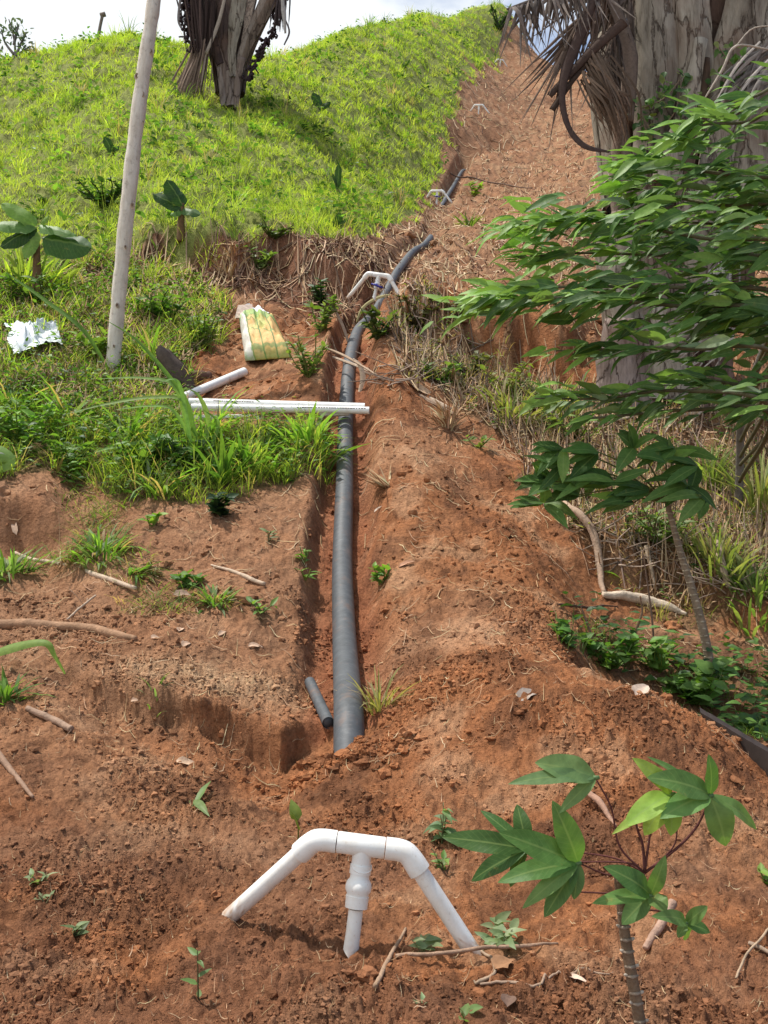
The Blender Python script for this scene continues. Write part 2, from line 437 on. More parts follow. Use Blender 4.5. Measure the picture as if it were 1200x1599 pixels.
def foliage_mat(name, rough=.5, trans=.35, spec=.35, veins=False, back=None):
    m, t, out = mat(name); p = N(t, 'ShaderNodeBsdfPrincipled'); p.inputs['Roughness'].default_value = rough; p.inputs['Specular IOR Level'].default_value = spec
    a = attr(t); c = a.outputs[0]
    n1 = tnoise(t, 45, 3); r1 = ramp(t, n1.outputs[0], [(.3, (.8, .82, .78)), (.7, (1.18, 1.15, 1.15))]); c = mixc(t, c, r1.outputs[0], 1.0, 'MULTIPLY')
    if veins:
        l = attr(t, 'lf'); s = N(t, 'ShaderNodeSeparateXYZ'); t.links.new(l.outputs['Vector'], s.inputs[0])
        ab = N(t, 'ShaderNodeMath', operation='ABSOLUTE'); t.links.new(s.outputs[1], ab.inputs[0])
        mr = N(t, 'ShaderNodeMapRange'); mr.inputs[1].default_value = .03; mr.inputs[2].default_value = .12; mr.inputs[3].default_value = .4; mr.inputs[4].default_value = 0
        t.links.new(ab.outputs[0], mr.inputs[0])
        # side veins: stripes in s - 0.3|t|
        q = N(t, 'ShaderNodeMath', operation='MULTIPLY_ADD'); q.inputs[1].default_value = -.16; t.links.new(ab.outputs[0], q.inputs[0]); t.links.new(s.outputs[0], q.inputs[2])
        w = N(t, 'ShaderNodeMath', operation='MULTIPLY'); w.inputs[1].default_value = 75; t.links.new(q.outputs[0], w.inputs[0])
        sn = N(t, 'ShaderNodeMath', operation='SINE'); t.links.new(w.outputs[0], sn.inputs[0])
        m2 = N(t, 'ShaderNodeMapRange'); m2.inputs[1].default_value = .8; m2.inputs[2].default_value = 1; m2.inputs[3].default_value = 0; m2.inputs[4].default_value = .12
        t.links.new(sn.outputs[0], m2.inputs[0])
        mxm = N(t, 'ShaderNodeMath', operation='MAXIMUM'); t.links.new(mr.outputs[0], mxm.inputs[0]); t.links.new(m2.outputs[0], mxm.inputs[1])
        c = mixc(t, c, (.28, .38, .13), mxm.outputs[0])
        sp = tnoise(t, 22, 5, .7); sr = ramp(t, sp.outputs[0], [(.62, (0, 0, 0)), (.74, (.7, .7, .7))]); c = mixc(t, c, (.30, .26, .07), sr.outputs[0])
        b = bump(t, tnoise(t, 60, 4).outputs[0], .003, .5); t.links.new(b.outputs[0], p.inputs['Normal'])
    if back:
        g = N(t, 'ShaderNodeNewGeometry'); c = mixc(t, c, back, mathmul(t, g.outputs['Backfacing'], .6))
    t.links.new(c, p.inputs['Base Color'])
    tr = N(t, 'ShaderNodeBsdfTranslucent'); br = mixc(t, c, (1.5, 1.7, .6), 1.0, 'MULTIPLY'); t.links.new(br, tr.inputs[0])
    mxs = N(t, 'ShaderNodeMixShader'); mxs.inputs[0].default_value = trans
    t.links.new(p.outputs[0], mxs.inputs[1]); t.links.new(tr.outputs[0], mxs.inputs[2]); t.links.new(mxs.outputs[0], out.inputs[0])
    return m
def mathmul(t, s, k):
    q = N(t, 'ShaderNodeMath', operation='MULTIPLY'); q.inputs[1].default_value = k; t.links.new(s, q.inputs[0]); return q.outputs[0]
def attr_mat(name, rough=.8, spec=.25, ns=30, amp=.25, bd=.004, stretch=None, bscale=None):
    """vertex colour times noise, with bump"""
    m, t, out = mat(name); p = principled(t, out, rough, spec); a = attr(t)
    n1 = tnoise(t, ns, 6, .65, stretch=stretch)
    r1 = ramp(t, n1.outputs[0], [(.28, (1 - amp,) * 3), (.5, (1, 1, 1)), (.72, (1 + amp,) * 3)])
    t.links.new(mixc(t, a.outputs[0], r1.outputs[0], 1.0, 'MULTIPLY'), p.inputs['Base Color'])
    n2 = tnoise(t, bscale or ns * 3, 5, .65, stretch=stretch); b = bump(t, n2.outputs[0], bd); t.links.new(b.outputs[0], p.inputs['Normal'])
    return m
def pvc_mat():
    m, t, out = mat('white pvc'); p = principled(t, out, .34, .5)
    n1 = tnoise(t, 14, 6, .7); n2 = tnoise(t, 160, 3, .6)
    d = ramp(t, n1.outputs[0], [(.45, (.86, .86, .84)), (.60, (.80, .77, .72)), (.76, (.50, .36, .25))])
    d2 = ramp(t, n2.outputs[0], [(.62, (1, 1, 1)), (.76, (.72, .62, .54))])
    a = attr(t)
    c = mixc(t, d.outputs[0], d2.outputs[0], .6, 'MULTIPLY'); c = mixc(t, c, a.outputs[0], 1.0, 'MULTIPLY')
    t.links.new(c, p.inputs['Base Color'])
    r = N(t, 'ShaderNodeMapRange'); r.inputs[3].default_value = .25; r.inputs[4].default_value = .6; t.links.new(n1.outputs[0], r.inputs[0]); t.links.new(r.outputs[0], p.inputs['Roughness'])
    return m
def pipe_mat():
    m, t, out = mat('black polyethylene'); p = principled(t, out, .58, .4)
    l = attr(t, 'lf'); 
    n1 = tnoise(t, 1, 6, .7, coord=l.outputs['Vector'], stretch=(26, 5, 1)); n2 = tnoise(t, 1, 5, .7, coord=l.outputs['Vector'], stretch=(160, 7, 1))
    n3 = tnoise(t, 9, 6, .7)
    c = ramp(t, n1.outputs[0], [(.3, (.055, .060, .066)), (.6, (.092, .100, .110)), (.8, (.16, .165, .17))])
    s = ramp(t, n2.outputs[0], [(.58, (0, 0, 0)), (.72, (.16, .16, .155))])
    cc = mixc(t, c.outputs[0], s.outputs[0], .6, 'ADD')
    du = ramp(t, n3.outputs[0], [(.54, (0, 0, 0)), (.8, (.6, .6, .6))])
    cc = mixc(t, cc, (.26, .14, .085), du.outputs[0]); t.links.new(cc, p.inputs['Base Color'])
    b = bump(t, n2.outputs[0], .0015, .5); t.links.new(b.outputs[0], p.inputs['Normal'])
    return m
def pole_mat():
    m, t, out = mat('pale smooth bark'); p = principled(t, out, .75, .25)
    l = attr(t, 'lf'); a = attr(t)
    n1 = tnoise(t, 1, 6, .7, coord=l.outputs['Vector'], stretch=(5, 9, 1)); n2 = tnoise(t, 22, 6, .7)
    c = ramp(t, n1.outputs[0], [(.3, (.50, .44, .36)), (.52, (.64, .58, .50)), (.72, (.74, .70, .62))])
    r = ramp(t, n2.outputs[0], [(.28, (.62, .58, .54)), (.45, (1, 1, 1)), (.7, (1.08, 1.07, 1.05))])
    t.links.new(mixc(t, mixc(t, c.outputs[0], r.outputs[0], 1.0, 'MULTIPLY'), a.outputs[0], 1.0, 'MULTIPLY'), p.inputs['Base Color'])
    b = bump(t, n2.outputs[0], .006, .7); t.links.new(b.outputs[0], p.inputs['Normal'])
    return m
def sack_mat():
    m, t, out = mat('woven sack print'); p = principled(t, out, .6, .3)
    l = attr(t, 'lf'); s = N(t, 'ShaderNodeSeparateXYZ'); t.links.new(l.outputs['Vector'], s.inputs[0])
    def band(src, lo, hi, e=.01):
        a = N(t, 'ShaderNodeMapRange'); a.inputs[1].default_value = lo; a.inputs[2].default_value = lo + e; t.links.new(src, a.inputs[0])
        b = N(t, 'ShaderNodeMapRange'); b.inputs[1].default_value = hi - e; b.inputs[2].default_value = hi; b.inputs[3].default_value = 1; b.inputs[4].default_value = 0; t.links.new(src, b.inputs[0])
        q = N(t, 'ShaderNodeMath', operation='MULTIPLY'); t.links.new(a.outputs[0], q.inputs[0]); t.links.new(b.outputs[0], q.inputs[1]); return q.outputs[0]
    wn = tnoise(t, 9, 3); wob = N(t, 'ShaderNodeMath', operation='MULTIPLY_ADD'); wob.inputs[1].default_value = .08; t.links.new(wn.outputs[0], wob.inputs[0]); t.links.new(s.outputs[0], wob.inputs[2])
    wob2 = N(t, 'ShaderNodeMath', operation='MULTIPLY_ADD'); wob2.inputs[1].default_value = .08; t.links.new(wn.outputs[0], wob2.inputs[0]); t.links.new(s.outputs[1], wob2.inputs[2])
    S_, T_ = wob.outputs[0], wob2.outputs[0]
    white = (.74, .72, .66)
    yel = ramp(t, wn.outputs[0], [(.35, (.72, .42, .14)), (.65, (.78, .58, .24))]).outputs[0]
    c = mixc(t, white, yel, band(S_, .24, 1.2))
    gtop = band(T_, .74, .93); c = mixc(t, c, (.25, .50, .16), mathmul(t, gtop, .75))
    cen = N(t, 'ShaderNodeMath', operation='MULTIPLY'); t.links.new(band(S_, .44, .72), cen.inputs[0]); t.links.new(band(T_, .30, .95, .2), cen.inputs[1])
    c = mixc(t, c, (.30, .48, .12), mathmul(t, cen.outputs[0], .55))
    for lo in (.26, .50, .76, 1.0):
        c = mixc(t, c, (.08, .20, .05), mathmul(t, band(S_, lo - .018, lo + .022), .85))
    for lo in (.10, .32, .54, .74):
        g = N(t, 'ShaderNodeMath', operation='MULTIPLY'); t.links.new(band(T_, lo - .02, lo + .02), g.inputs[0]); t.links.new(band(S_, .22, 1.3), g.inputs[1])
        c = mixc(t, c, (.16, .30, .09), mathmul(t, g.outputs[0], .75))
    c = mixc(t, c, (.20, .42, .10), mathmul(t, band(T_, -.2, .09, .04), .6))
    dn = tnoise(t, 30, 5, .7); dr = ramp(t, dn.outputs[0], [(.4, (1, 1, 1)), (.75, (.72, .6, .5))])
    c = mixc(t, c, dr.outputs[0], .8, 'MULTIPLY')
    t.links.new(c, p.inputs['Base Color'])
    wv = N(t, 'ShaderNodeTexWave'); wv.inputs['Scale'].default_value = 60; t.links.new(l.outputs['Vector'], wv.inputs['Vector']); b = bump(t, wv.outputs[1], .0008, .5); t.links.new(b.outputs[0], p.inputs['Normal'])
    return m
def plain(name, col, rough=.6, spec=.4, ns=30, amp=.1):
    m, t, out = mat(name); p = principled(t, out, rough, spec)
    n1 = tnoise(t, ns, 5, .6); r1 = ramp(t, n1.outputs[0], [(.3, tuple(c * (1 - amp) for c in col)), (.7, tuple(min(1, c * (1 + amp)) for c in col))])
    t.links.new(r1.outputs[0], p.inputs['Base Color']); b = bump(t, n1.outputs[0], .002, .5); t.links.new(b.outputs[0], p.inputs['Normal']); return m

def palm_mat():
    m, t, out = mat('grey palm bark'); p = principled(t, out, .9, .15); a = attr(t)
    n1 = tnoise(t, 3.5, 7, .65, stretch=(1, 1, .3)); n2 = tnoise(t, 26, 6, .7, stretch=(1, 1, .12)); n3 = tnoise(t, 1.6, 4, .6)
    r1 = ramp(t, n1.outputs[0], [(.3, (.5, .45, .42)), (.48, (.95, .93, .9)), (.7, (1.4, 1.4, 1.4))])
    r2 = ramp(t, n2.outputs[0], [(.34, (.45, .42, .4)), (.5, (1, 1, 1)), (.7, (1.12, 1.12, 1.12))])
    c = mixc(t, mixc(t, a.outputs[0], r1.outputs[0], 1.0, 'MULTIPLY'), r2.outputs[0], .9, 'MULTIPLY')
    g = N(t, 'ShaderNodeNewGeometry'); mv = N(t, 'ShaderNodeMapping'); mv.inputs['Scale'].default_value = (1, 1, .22); t.links.new(g.outputs['Position'], mv.inputs[0])
    ad_ = N(t, 'ShaderNodeVectorMath', operation='MULTIPLY_ADD'); ad_.inputs[1].default_value = (.25, .25, .25); t.links.new(n1.outputs[1], ad_.inputs[0]); t.links.new(mv.outputs[0], ad_.inputs[2])
    v = N(t, 'ShaderNodeTexVoronoi'); v.feature = 'DISTANCE_TO_EDGE'; v.inputs['Scale'].default_value = 5.5; t.links.new(ad_.outputs[0], v.inputs['Vector'])
    rc = ramp(t, v.outputs['Distance'], [(.0, (.22, .17, .15)), (.035, (1, 1, 1))]); c = mixc(t, c, rc.outputs[0], .85, 'MULTIPLY')
    st = ramp(t, n3.outputs[0], [(.5, (0, 0, 0)), (.7, (.6, .6, .6))]); c = mixc(t, c, (.17, .095, .065), st.outputs[0])
    t.links.new(c, p.inputs['Base Color'])
    b1 = bump(t, rc.outputs[0], .012, .8); b2 = bump(t, n2.outputs[0], .010, .8); b3 = bump(t, n1.outputs[0], .04, .8)
    t.links.new(b1.outputs[0], b2.inputs['Normal']); t.links.new(b2.outputs[0], b3.inputs['Normal']); t.links.new(b3.outputs[0], p.inputs['Normal'])
    return m
M_SOIL = soil_mat()
M_CLOD = attr_mat('soil clods', .95, .1, 60, .3, .004)
M_GRASS = foliage_mat('grass blades', .55, .45, .2)
M_WEED = foliage_mat('weed leaves', .5, .35, .3)
M_LEAF = foliage_mat('glossy leaves', .5, .33, .28, veins=True, back=(.16, .24, .12))
M_DRY = attr_mat('dry straw and dead leaves', .85, .15, 40, .25, .002)
M_WOOD = attr_mat('weathered wood', .85, .2, 22, .35, .006)
M_PALM = palm_mat()
M_PVC = pvc_mat(); M_PIPE = pipe_mat(); M_POLE = pole_mat(); M_SACK = sack_mat()
M_BLUE = plain('blue plastic', (.02, .02, .25), .4)
M_SHEET = plain('white woven plastic', (.74, .78, .80), .5, .4, 12, .08)
M_PLANK = plain('dark wet board', (.035, .024, .02), .6, .4, 18, .4)

# ------------------------------------------------------------------ ground sheet
PX2, PY2 = pix(GX2, np.maximum(GY2, .8), ZZ)
def poly_mask(px, py, poly, soft=0):
    """even-odd test of points in a polygon"""
    px = np.asarray(px); py = np.asarray(py); ins = np.zeros(px.shape, bool)
    n = len(poly)
    for i in range(n):
        x0, y0 = poly[i]; x1, y1 = poly[(i + 1) % n]
        if y0 == y1: continue
        c = ((y0 > py) != (y1 > py)) & (px < (x1 - x0) * (py - y0) / (y1 - y0) + x0)
        ins ^= c
    return ins
def wpoly(pts):
    """region on the ground in (x / y, log y); entries are pixels, or (pixel x, None, distance)"""
    out = []
    for p in pts:
        if len(p) == 3: out.append(((p[0] - 600) / FPX, math.log(p[2])))
        else:
            q = at(*p); out.append((q.x / q.y, math.log(q.y)))
    return out
def in_region(x, y, poly, jit=.012):
    u = x / np.maximum(y, .5) + jit * fbm(x, y, 1.7, 2, 91); v = np.log(np.maximum(y, .5)) + jit * 2.5 * fbm(x, y, 1.5, 2, 95)
    return poly_mask(u, v, poly)
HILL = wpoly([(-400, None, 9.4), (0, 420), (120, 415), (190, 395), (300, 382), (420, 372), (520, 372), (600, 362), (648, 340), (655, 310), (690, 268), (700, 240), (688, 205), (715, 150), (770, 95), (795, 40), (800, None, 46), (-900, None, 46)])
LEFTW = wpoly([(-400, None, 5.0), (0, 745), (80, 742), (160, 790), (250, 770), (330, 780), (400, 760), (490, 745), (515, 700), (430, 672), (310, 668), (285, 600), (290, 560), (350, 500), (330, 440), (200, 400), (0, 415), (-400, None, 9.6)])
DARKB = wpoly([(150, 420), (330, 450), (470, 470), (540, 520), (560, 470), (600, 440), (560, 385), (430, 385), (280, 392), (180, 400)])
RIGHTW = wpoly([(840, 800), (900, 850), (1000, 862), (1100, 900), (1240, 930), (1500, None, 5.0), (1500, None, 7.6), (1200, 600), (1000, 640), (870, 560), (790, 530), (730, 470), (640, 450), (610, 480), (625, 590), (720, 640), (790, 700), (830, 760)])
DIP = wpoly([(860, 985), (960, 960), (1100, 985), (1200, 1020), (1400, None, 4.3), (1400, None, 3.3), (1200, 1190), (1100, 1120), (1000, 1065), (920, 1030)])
def region_soft(x, y, poly):
    return in_region(x, y, poly).astype(float)
gx, gy = GX2, GY2
n_big = fbm(gx, gy, .8, 4, 101); n_mid = fbm(gx, gy, 3.1, 4, 111); n_sm = fbm(gx, gy, 14, 3, 121)
red = np.array([.345, .140, .060]); pale = np.array([.49, .285, .165]); dark = np.array([.15, .066, .034]); tan = np.array([.37, .195, .105])
def lerp(a, b, f): return a * (1 - f[..., None]) + b * f[..., None]
C = np.broadcast_to(red, (*gx.shape, 3)).copy()
C = lerp(C, tan, sst(-.2, .6, n_big) * .6)
C = lerp(C, pale, sst(.15, .75, n_mid) * .55)
C = lerp(C, dark, sst(.0, .7, -n_mid + .4 * n_sm) * .72)
leftside = sst(.0, .25, -pipe_dist(gx, gy)) * (1 - sst(5.5, 7, gy)) * sst(3.0, 3.4, gy)
C = lerp(C, np.array([.36, .195, .11]), leftside * .6)
far_s = sst(8, 11, gy); C = lerp(C, np.array([.32, .175, .10]), far_s * .65)
strawy = sst(0, .6, fbm(gx, gy, 2.5, 4, 131)) * far_s; C = lerp(C, np.array([.43, .27, .155]), strawy * .5)
moist = (1 - sst(2.2, 3.1, gy)) * sst(-.4, .4, fbm(gx, gy, 1.6, 4, 163)); C = lerp(C, np.array([.205, .098, .056]), moist * .65)
damp = sst(.15, .6, fbm(gx, gy, .42, 4, 161)) * sst(9, 12, gy); C = lerp(C, np.array([.20, .10, .055]), damp * .6)
# pale dry crust on the ledge and beside the heap
crust = np.exp(-((PX2 - 330) / 150) ** 4 - ((gy - 3.42) / .13) ** 2); C = lerp(C, np.array([.53, .34, .20]), np.clip(crust * (.7 + .5 * n_sm), 0, 1) * (gy > 3))
crust = np.exp(-((PX2 - 700) / 110) ** 2 - ((gy - 3.75) / .25) ** 2); C = lerp(C, np.array([.55, .33, .20]), np.clip(crust * (.6 + .5 * n_mid), 0, 1))
m = in_region(gx, gy, HILL).astype(float); C = lerp(C, np.array([.20, .25, .06]), m * .85)
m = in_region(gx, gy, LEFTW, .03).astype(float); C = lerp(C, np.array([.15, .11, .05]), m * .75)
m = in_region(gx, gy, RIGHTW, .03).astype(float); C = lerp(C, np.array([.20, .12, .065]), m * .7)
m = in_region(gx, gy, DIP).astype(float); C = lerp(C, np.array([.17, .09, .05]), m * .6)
m = in_region(gx, gy, DARKB).astype(float); C = lerp(C, np.array([.17, .075, .045]), m * .7)  # shade on the steep cut bank, painted into the soil colour
dpx = pipe_dist(gx, gy); m = np.exp(-(dpx / .17) ** 4) * (gy > 3.2) * (gy < 8); C = lerp(C, np.array([.33, .12, .06]), m * .7)
gV = np.stack([gx, gy, ZZ], -1)
# lip of the ledge leans out over the pit
lipw = np.exp(-((PX2 - 350) / 130) ** 4) * np.exp(-((gy - 3.2) / .05) ** 2) * sst(-.62, -.5, ZZ)
gV[..., 1] -= .085 * lipw
nr, nc = gx.shape
idx = np.arange(nr * nc).reshape(nr, nc)
Q = np.stack([idx[:-1, :-1], idx[:-1, 1:], idx[1:, 1:], idx[1:, :-1]], -1).reshape(-1, 4)
GC = C.copy()
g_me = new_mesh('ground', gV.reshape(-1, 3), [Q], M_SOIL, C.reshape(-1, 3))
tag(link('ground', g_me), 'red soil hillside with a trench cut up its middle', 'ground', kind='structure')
#END_PART1
def V3(p): return Vector([float(a) for a in p])
def off(p, q): return tuple(np.array(p) - np.array(q))
def sample_region(n, poly, ylo, yhi, power=1.0, jit=.012, ulo=-.56, uhi=.56):
    """random ground points inside a region, denser near the path than far up the hill"""
    xs = []; ys = []; tot = 0
    while tot < n:
        k = n * 3
        y = np.exp(rng.uniform(math.log(ylo), math.log(yhi), k)); keep = rng.random(k) < (y / yhi) ** power; y = y[keep]
        u = rng.uniform(ulo, uhi, len(y)); x = u * y
        if poly is not None:
            m = in_region(x, y, poly, jit); x, y = x[m], y[m]
        xs.append(x); ys.append(y); tot += len(x)
        if len(x) < 5: break
    x = np.concatenate(xs)[:n]; y = np.concatenate(ys)[:n]
    return np.stack([x, y, H(x, y)], 1)
def colmix(n, cols, jit=.15):
    c = np.array(cols, float)[rng.integers(0, len(cols), n)]
    return c * (1 + jit * rng.uniform(-1, 1, (n, 1))) * (1 + .06 * rng.uniform(-1, 1, (n, 3)))
def slope_n(x, y, e=.15):
    return Vector((-(float(H(x + e, y)) - float(H(x - e, y))) / (2 * e), -(float(H(x, y + e)) - float(H(x, y - e))) / (2 * e), 1)).normalized()

# ================================================================== white pipe stands
def make_stand(blue=False):
    root = bpy.data.objects.new('pipe_stand', None); COL.objects.link(root); root.empty_display_size = .1
    r = .0202; rf = .0248; HB = .205
    w = (1, 1, 1)
    el, er = np.array([-.105, .0, HB + .008]), np.array([.112, .0, HB - .008])
    fl, fr = np.array([-.322, .085, -.026]), np.array([.292, -.02, -.045])
    mid = (el + er) / 2 + np.array([.004, 0, 0]); dl = (fl - el) / np.linalg.norm(fl - el); dr = (fr - er) / np.linalg.norm(fr - er); db = (er - el) / np.linalg.norm(er - el)
    # tee across the top
    m = MB(); a = el + db * .052; b = er - db * .052
    m.tube([a - db*0, a + db * .003, b - db * .003, b], [rf - .001, rf, rf, rf - .001], 24, w)
    m.tube([mid, mid + np.array([-.002, -.002, -.050])], rf - .002, 24, w)
    m.tube([mid + np.array([0, -rf * .3, -.046]), mid + np.array([-.002, -.004, -.056])], rf + .0005, 24, w)
    m.build('tee', M_PVC, root)
    for e_, d_, s in ((el, dl, 1), (er, dr, -1)):
        m = MB(); q = e_ + db * .050 * s
        path = [q, q - db * .010 * s, e_ + db * .02 * s, e_ + db * .004 * s + d_ * .006, e_ + d_ * .024, e_ + d_ * .044, e_ + d_ * .056]
        m.tube(smooth_path(path, 20), [rf + .001, rf + .001, rf + .001, rf + .001, rf + .002, rf + .002], 24, w)
        m.build('elbow', M_PVC, root)
    for e_, f_, d_ in ((el, fl, dl), (er, fr, dr)):
        m = MB(); st = e_ + d_ * .05
        m.tube([st + (f_ - st) * k for k in np.linspace(0, 1, 26)], r, 24, w, cap=False)
        dist = np.linalg.norm(m.V[-1] - f_, axis=1) + .02 * rng.normal(0, 1, len(m.V[-1])); fz = np.clip(1 - dist / .075, 0, 1)[:, None]; m.C[-1] = np.ones((len(m.V[-1]), 3)) * (1 - fz) + np.array([.55, .38, .27]) * fz
        m.tube([f_ , f_ - d_ * .004, f_ - d_ * .05], [r - .003, r - .003, r - .003], 20, (.25, .22, .2), cap=True)
        m.build('leg', M_PVC, root)
    foot = np.array([-.008, -.05, -.04]); top = mid + np.array([-.002, -.003, -.05]); dv = (foot - top) / np.linalg.norm(foot - top)
    m = MB(); L = np.linalg.norm(foot - top); q = top + dv * .095
    n = 22; th = np.arange(n) * 2 * np.pi / n
    # riser pipe, its lower end sawn off at a slant
    m.tube([q, top + dv * (L * .72), top + dv * L], r - .003, 24, (.93, .93, .92), cap=True)
    V = m.V[-1]; k = 2 * 24; V[k:k+24, 2] += (V[k:k+24, 0] - V[k:k+24, 0].mean()) * -1.2
    m.build('riser', M_PVC, root)
    m = MB()
    prof = [(0, rf - .006), (.001, rf + .001), (.020, rf + .0005), (.0205, rf - .002), (.030, rf - .002), (.034, rf + .001), (.038, rf + .004), (.047, rf + .0062), (.057, rf + .0055), (.064, rf + .001), (.068, rf + .001), (.069, rf + .0025), (.095, rf + .0015), (.0955, rf - .006)]
    m.tube([top + dv * (p[0] - .004) for p in prof], 1.0, 28, w)
    # replace radii ring by ring (a turned profile)
    V = m.V[-1]
    for i, p in enumerate(prof):
        c = V[i*28:(i+1)*28].mean(0); V[i*28:(i+1)*28] = c + (V[i*28:(i+1)*28] - c) * p[1]
    m.build('valve', M_PVC, root)
    if blue:
        m = MB(); c = top + dv * .055
        m.tube([c + (0, -.03, 0), c + (.01, -.05, 0), c + (.012, -.058, 0)], [.014, .014, .01], 12, (1, 1, 1))
        m.tube([c + (-.04, -.062, .005), c + (.0, -.064, -.004), c + (.05, -.062, -.02), c + (.085, -.055, -.03)], [.013, .018, .016, .012], 10, (1, 1, 1), flat=.6)
        m.build('handle', M_BLUE, root)
    return root
def copy_thing(o):
    c = o.copy(); COL.objects.link(c)
    for ch in o.children:
        k = ch.copy(); COL.objects.link(k); k.parent = c; k.matrix_parent_inverse = ch.matrix_parent_inverse.copy()
    return c
G_ST = 'white pipe stands up the trench line'
st0 = make_stand(False)
def put_stand(o, px, py, rz, label, rx=0, ry=0, up=.03, s=1.0):
    p = at(px, py); o.location = (p.x, p.y, p.z + up); o.rotation_euler = (rx, ry, rz); o.scale = (s, s, s)
    tag(o, label, 'pipe stand', G_ST); return p
put_stand(st0, 556, 1474, R(-2), 'large white pipe stand close up in the foreground soil, with a white valve', rx=R(2), ry=R(2.5), up=.026, s=.885)
s2 = make_stand(True); put_stand(s2, 588, 470, R(-12), 'white pipe stand with a blue handle at the head of the straight black pipe', rx=R(10), ry=R(6), up=.17)
q_ = P(588, 462, 8.85); s2.location = tuple(q_); s2.rotation_euler = (R(8), R(7), R(-14)); print('S2 ground', float(H(q_[0], q_[1])), q_[2])
s3 = copy_thing(s2); put_stand(s3, 683, 322, R(-12), 'white pipe stand with a blue handle, halfway up the slope below the upper pipe', rx=R(14), up=.08)
s4 = copy_thing(st0); put_stand(s4, 748, 181, R(-10), 'small far white pipe stand on bare soil above the dark end of the upper trench', rx=R(14), up=.08)
s5 = copy_thing(st0); put_stand(s5, 781, 107, R(8), 'farthest and smallest white pipe stand, near the top of the bare slope', rx=R(14), up=.12)

for o_ in (st0, s2):
    for lx in ((-.298, .085, -.024), (.292, -.02, -.045), (-.024, -.05, -.04)):
        w_ = Matrix.LocRotScale(o_.location, o_.rotation_euler, o_.scale) @ Vector(lx); print('FOOT', [round(v, 3) for v in w_], 'gap', round(w_.z - float(H(w_.x, w_.y)), 3), [round(float(v)) for v in pix(*w_)])
# ================================================================== black pipe in the trench
m = MB(); pp = []
Yp = [a[2] for a in PIPE]
for px, py, Y in PIPE:
    q = P(px, py, Y); pp.append(q)
pp = smooth_path(pp, 260)
hz = H(pp[:, 0], pp[:, 1])
# the pipe rests in the trench, dives under the crossings and comes out again
vis = np.interp(pp[:, 1], [2.7, 2.98, 3.22, 8.9, 9.3, 10.2, 11.0, 11.6, 13.3, 13.9, 16.4, 17.2, 18, 21.0, 21.6], [-.3, -.16, -.01, 0, -.02, .01, -.02, -.02, -.02, -.35, -.35, -.05, -.02, -.01, -.3])
kern = np.ones(19) / 19; zs = np.convolve(np.pad(hz, 9, mode='edge'), kern, 'valid')
rad = .055
pp[:, 2] = zs + rad * .9 + vis

near = pp[:, 1] < 8.6
m.tube(pp, np.interp(pp[:, 1], [8, 10, 22], [rad, .048, .045]), 28, (1, 1, 1))
pip = m.build('water_pipe', M_PIPE)
tag(pip, 'long dusty black plastic pipe lying in the trench up the hill', 'water pipe')
# short offcut beside it
m = MB(); a = at(484, 1085); b = at(513, 1146)
a = a + Vector((0, 0, .05)); b = b + Vector((0, 0, .035)); dd = (b - a).normalized()
m.tube([a, a.lerp(b, .5), b], .022, 20, (.9, .9, .9), cap=False)
m.tube([b - dd * .005, b - dd * .03], .0195, 20, (.15, .15, .15)); m.tube([a + dd * .002, a + dd * .03], .0195, 20, (.3, .3, .3))
tag(m.build('pipe_offcut', M_PIPE), 'short muddy offcut of dark pipe leaning in the lower end of the trench', 'pipe')

# ================================================================== white pipes lying across the trench
def white_pipe(a, b, r, label, sag=.0, hollow=True, marks=True):
    m = MB(); a = V3(a); b = V3(b); n = 14; pts = [a.lerp(b, k / (n - 1)) - Vector((0, 0, sag * math.sin(math.pi * k / (n - 1)))) for k in range(n)]
    m.tube(pts, r, 22, (1, 1, 1), cap=False)
    d = (b - a).normalized()
    for e, s in ((a, 1), (b, -1)): m.tube([e + d * s * .002, e + d * s * .04], r * .86, 20, (.3, .28, .26))
    root = m.build('white_pipe', M_PVC); 
    tag(root, label, 'pipe', 'white pipes laid on the left bank'); return root
def marks(root, a, b, t0, t1, r, n):
    a = V3(a); b = V3(b); m = MB(); d = (b - a).normalized(); s = Vector((0, -1, 0)); upv = d.cross(s).normalized() * -1
    for k in range(n):
        t = t0 + (t1 - t0) * k / n; w = rng.uniform(.006, .02); c = a.lerp(b, t) + s * (r + .0006) * .94 + Vector((0, 0, 1)) * r * .33
        h = .0045; V = [c - d * w / 2 - Vector((0, 0, h)), c + d * w / 2 - Vector((0, 0, h)), c + d * w / 2 + Vector((0, 0, h)), c - d * w / 2 + Vector((0, 0, h))]
        m.add(V, [(0, 1, 2, 3)], None, (.08, .08, .08))
    m.build('printed_line', M_PLANK, root)
YW = at(440, 648).y

wa, wb = P(296, 628, YW + .07), P(570, 636, YW + .02); 
o = white_pipe(wa, wb, .030, 'long white pipe lying across the trench, rear one of the touching pair', .0); marks(o, wa, wb, .15, .38, .030, 16)
wa, wb = P(300, 636, YW), P(577, 641, YW - .06)
o = white_pipe(wa, wb, .026, 'long white pipe across the trench, front one of the touching pair', .0); marks(o, wa, wb, .60, .99, .026, 26)
white_pipe(P(276, 652, YW - .0), P(545, 645, YW + .06), .020, 'thinner white pipe half hidden under the pair, its left end sunk in grass', .01)
white_pipe(P(284, 622, at(284, 630).y), at(382, 590, .05), .036, 'short thick white pipe slanting up to the right above the crossing pair')

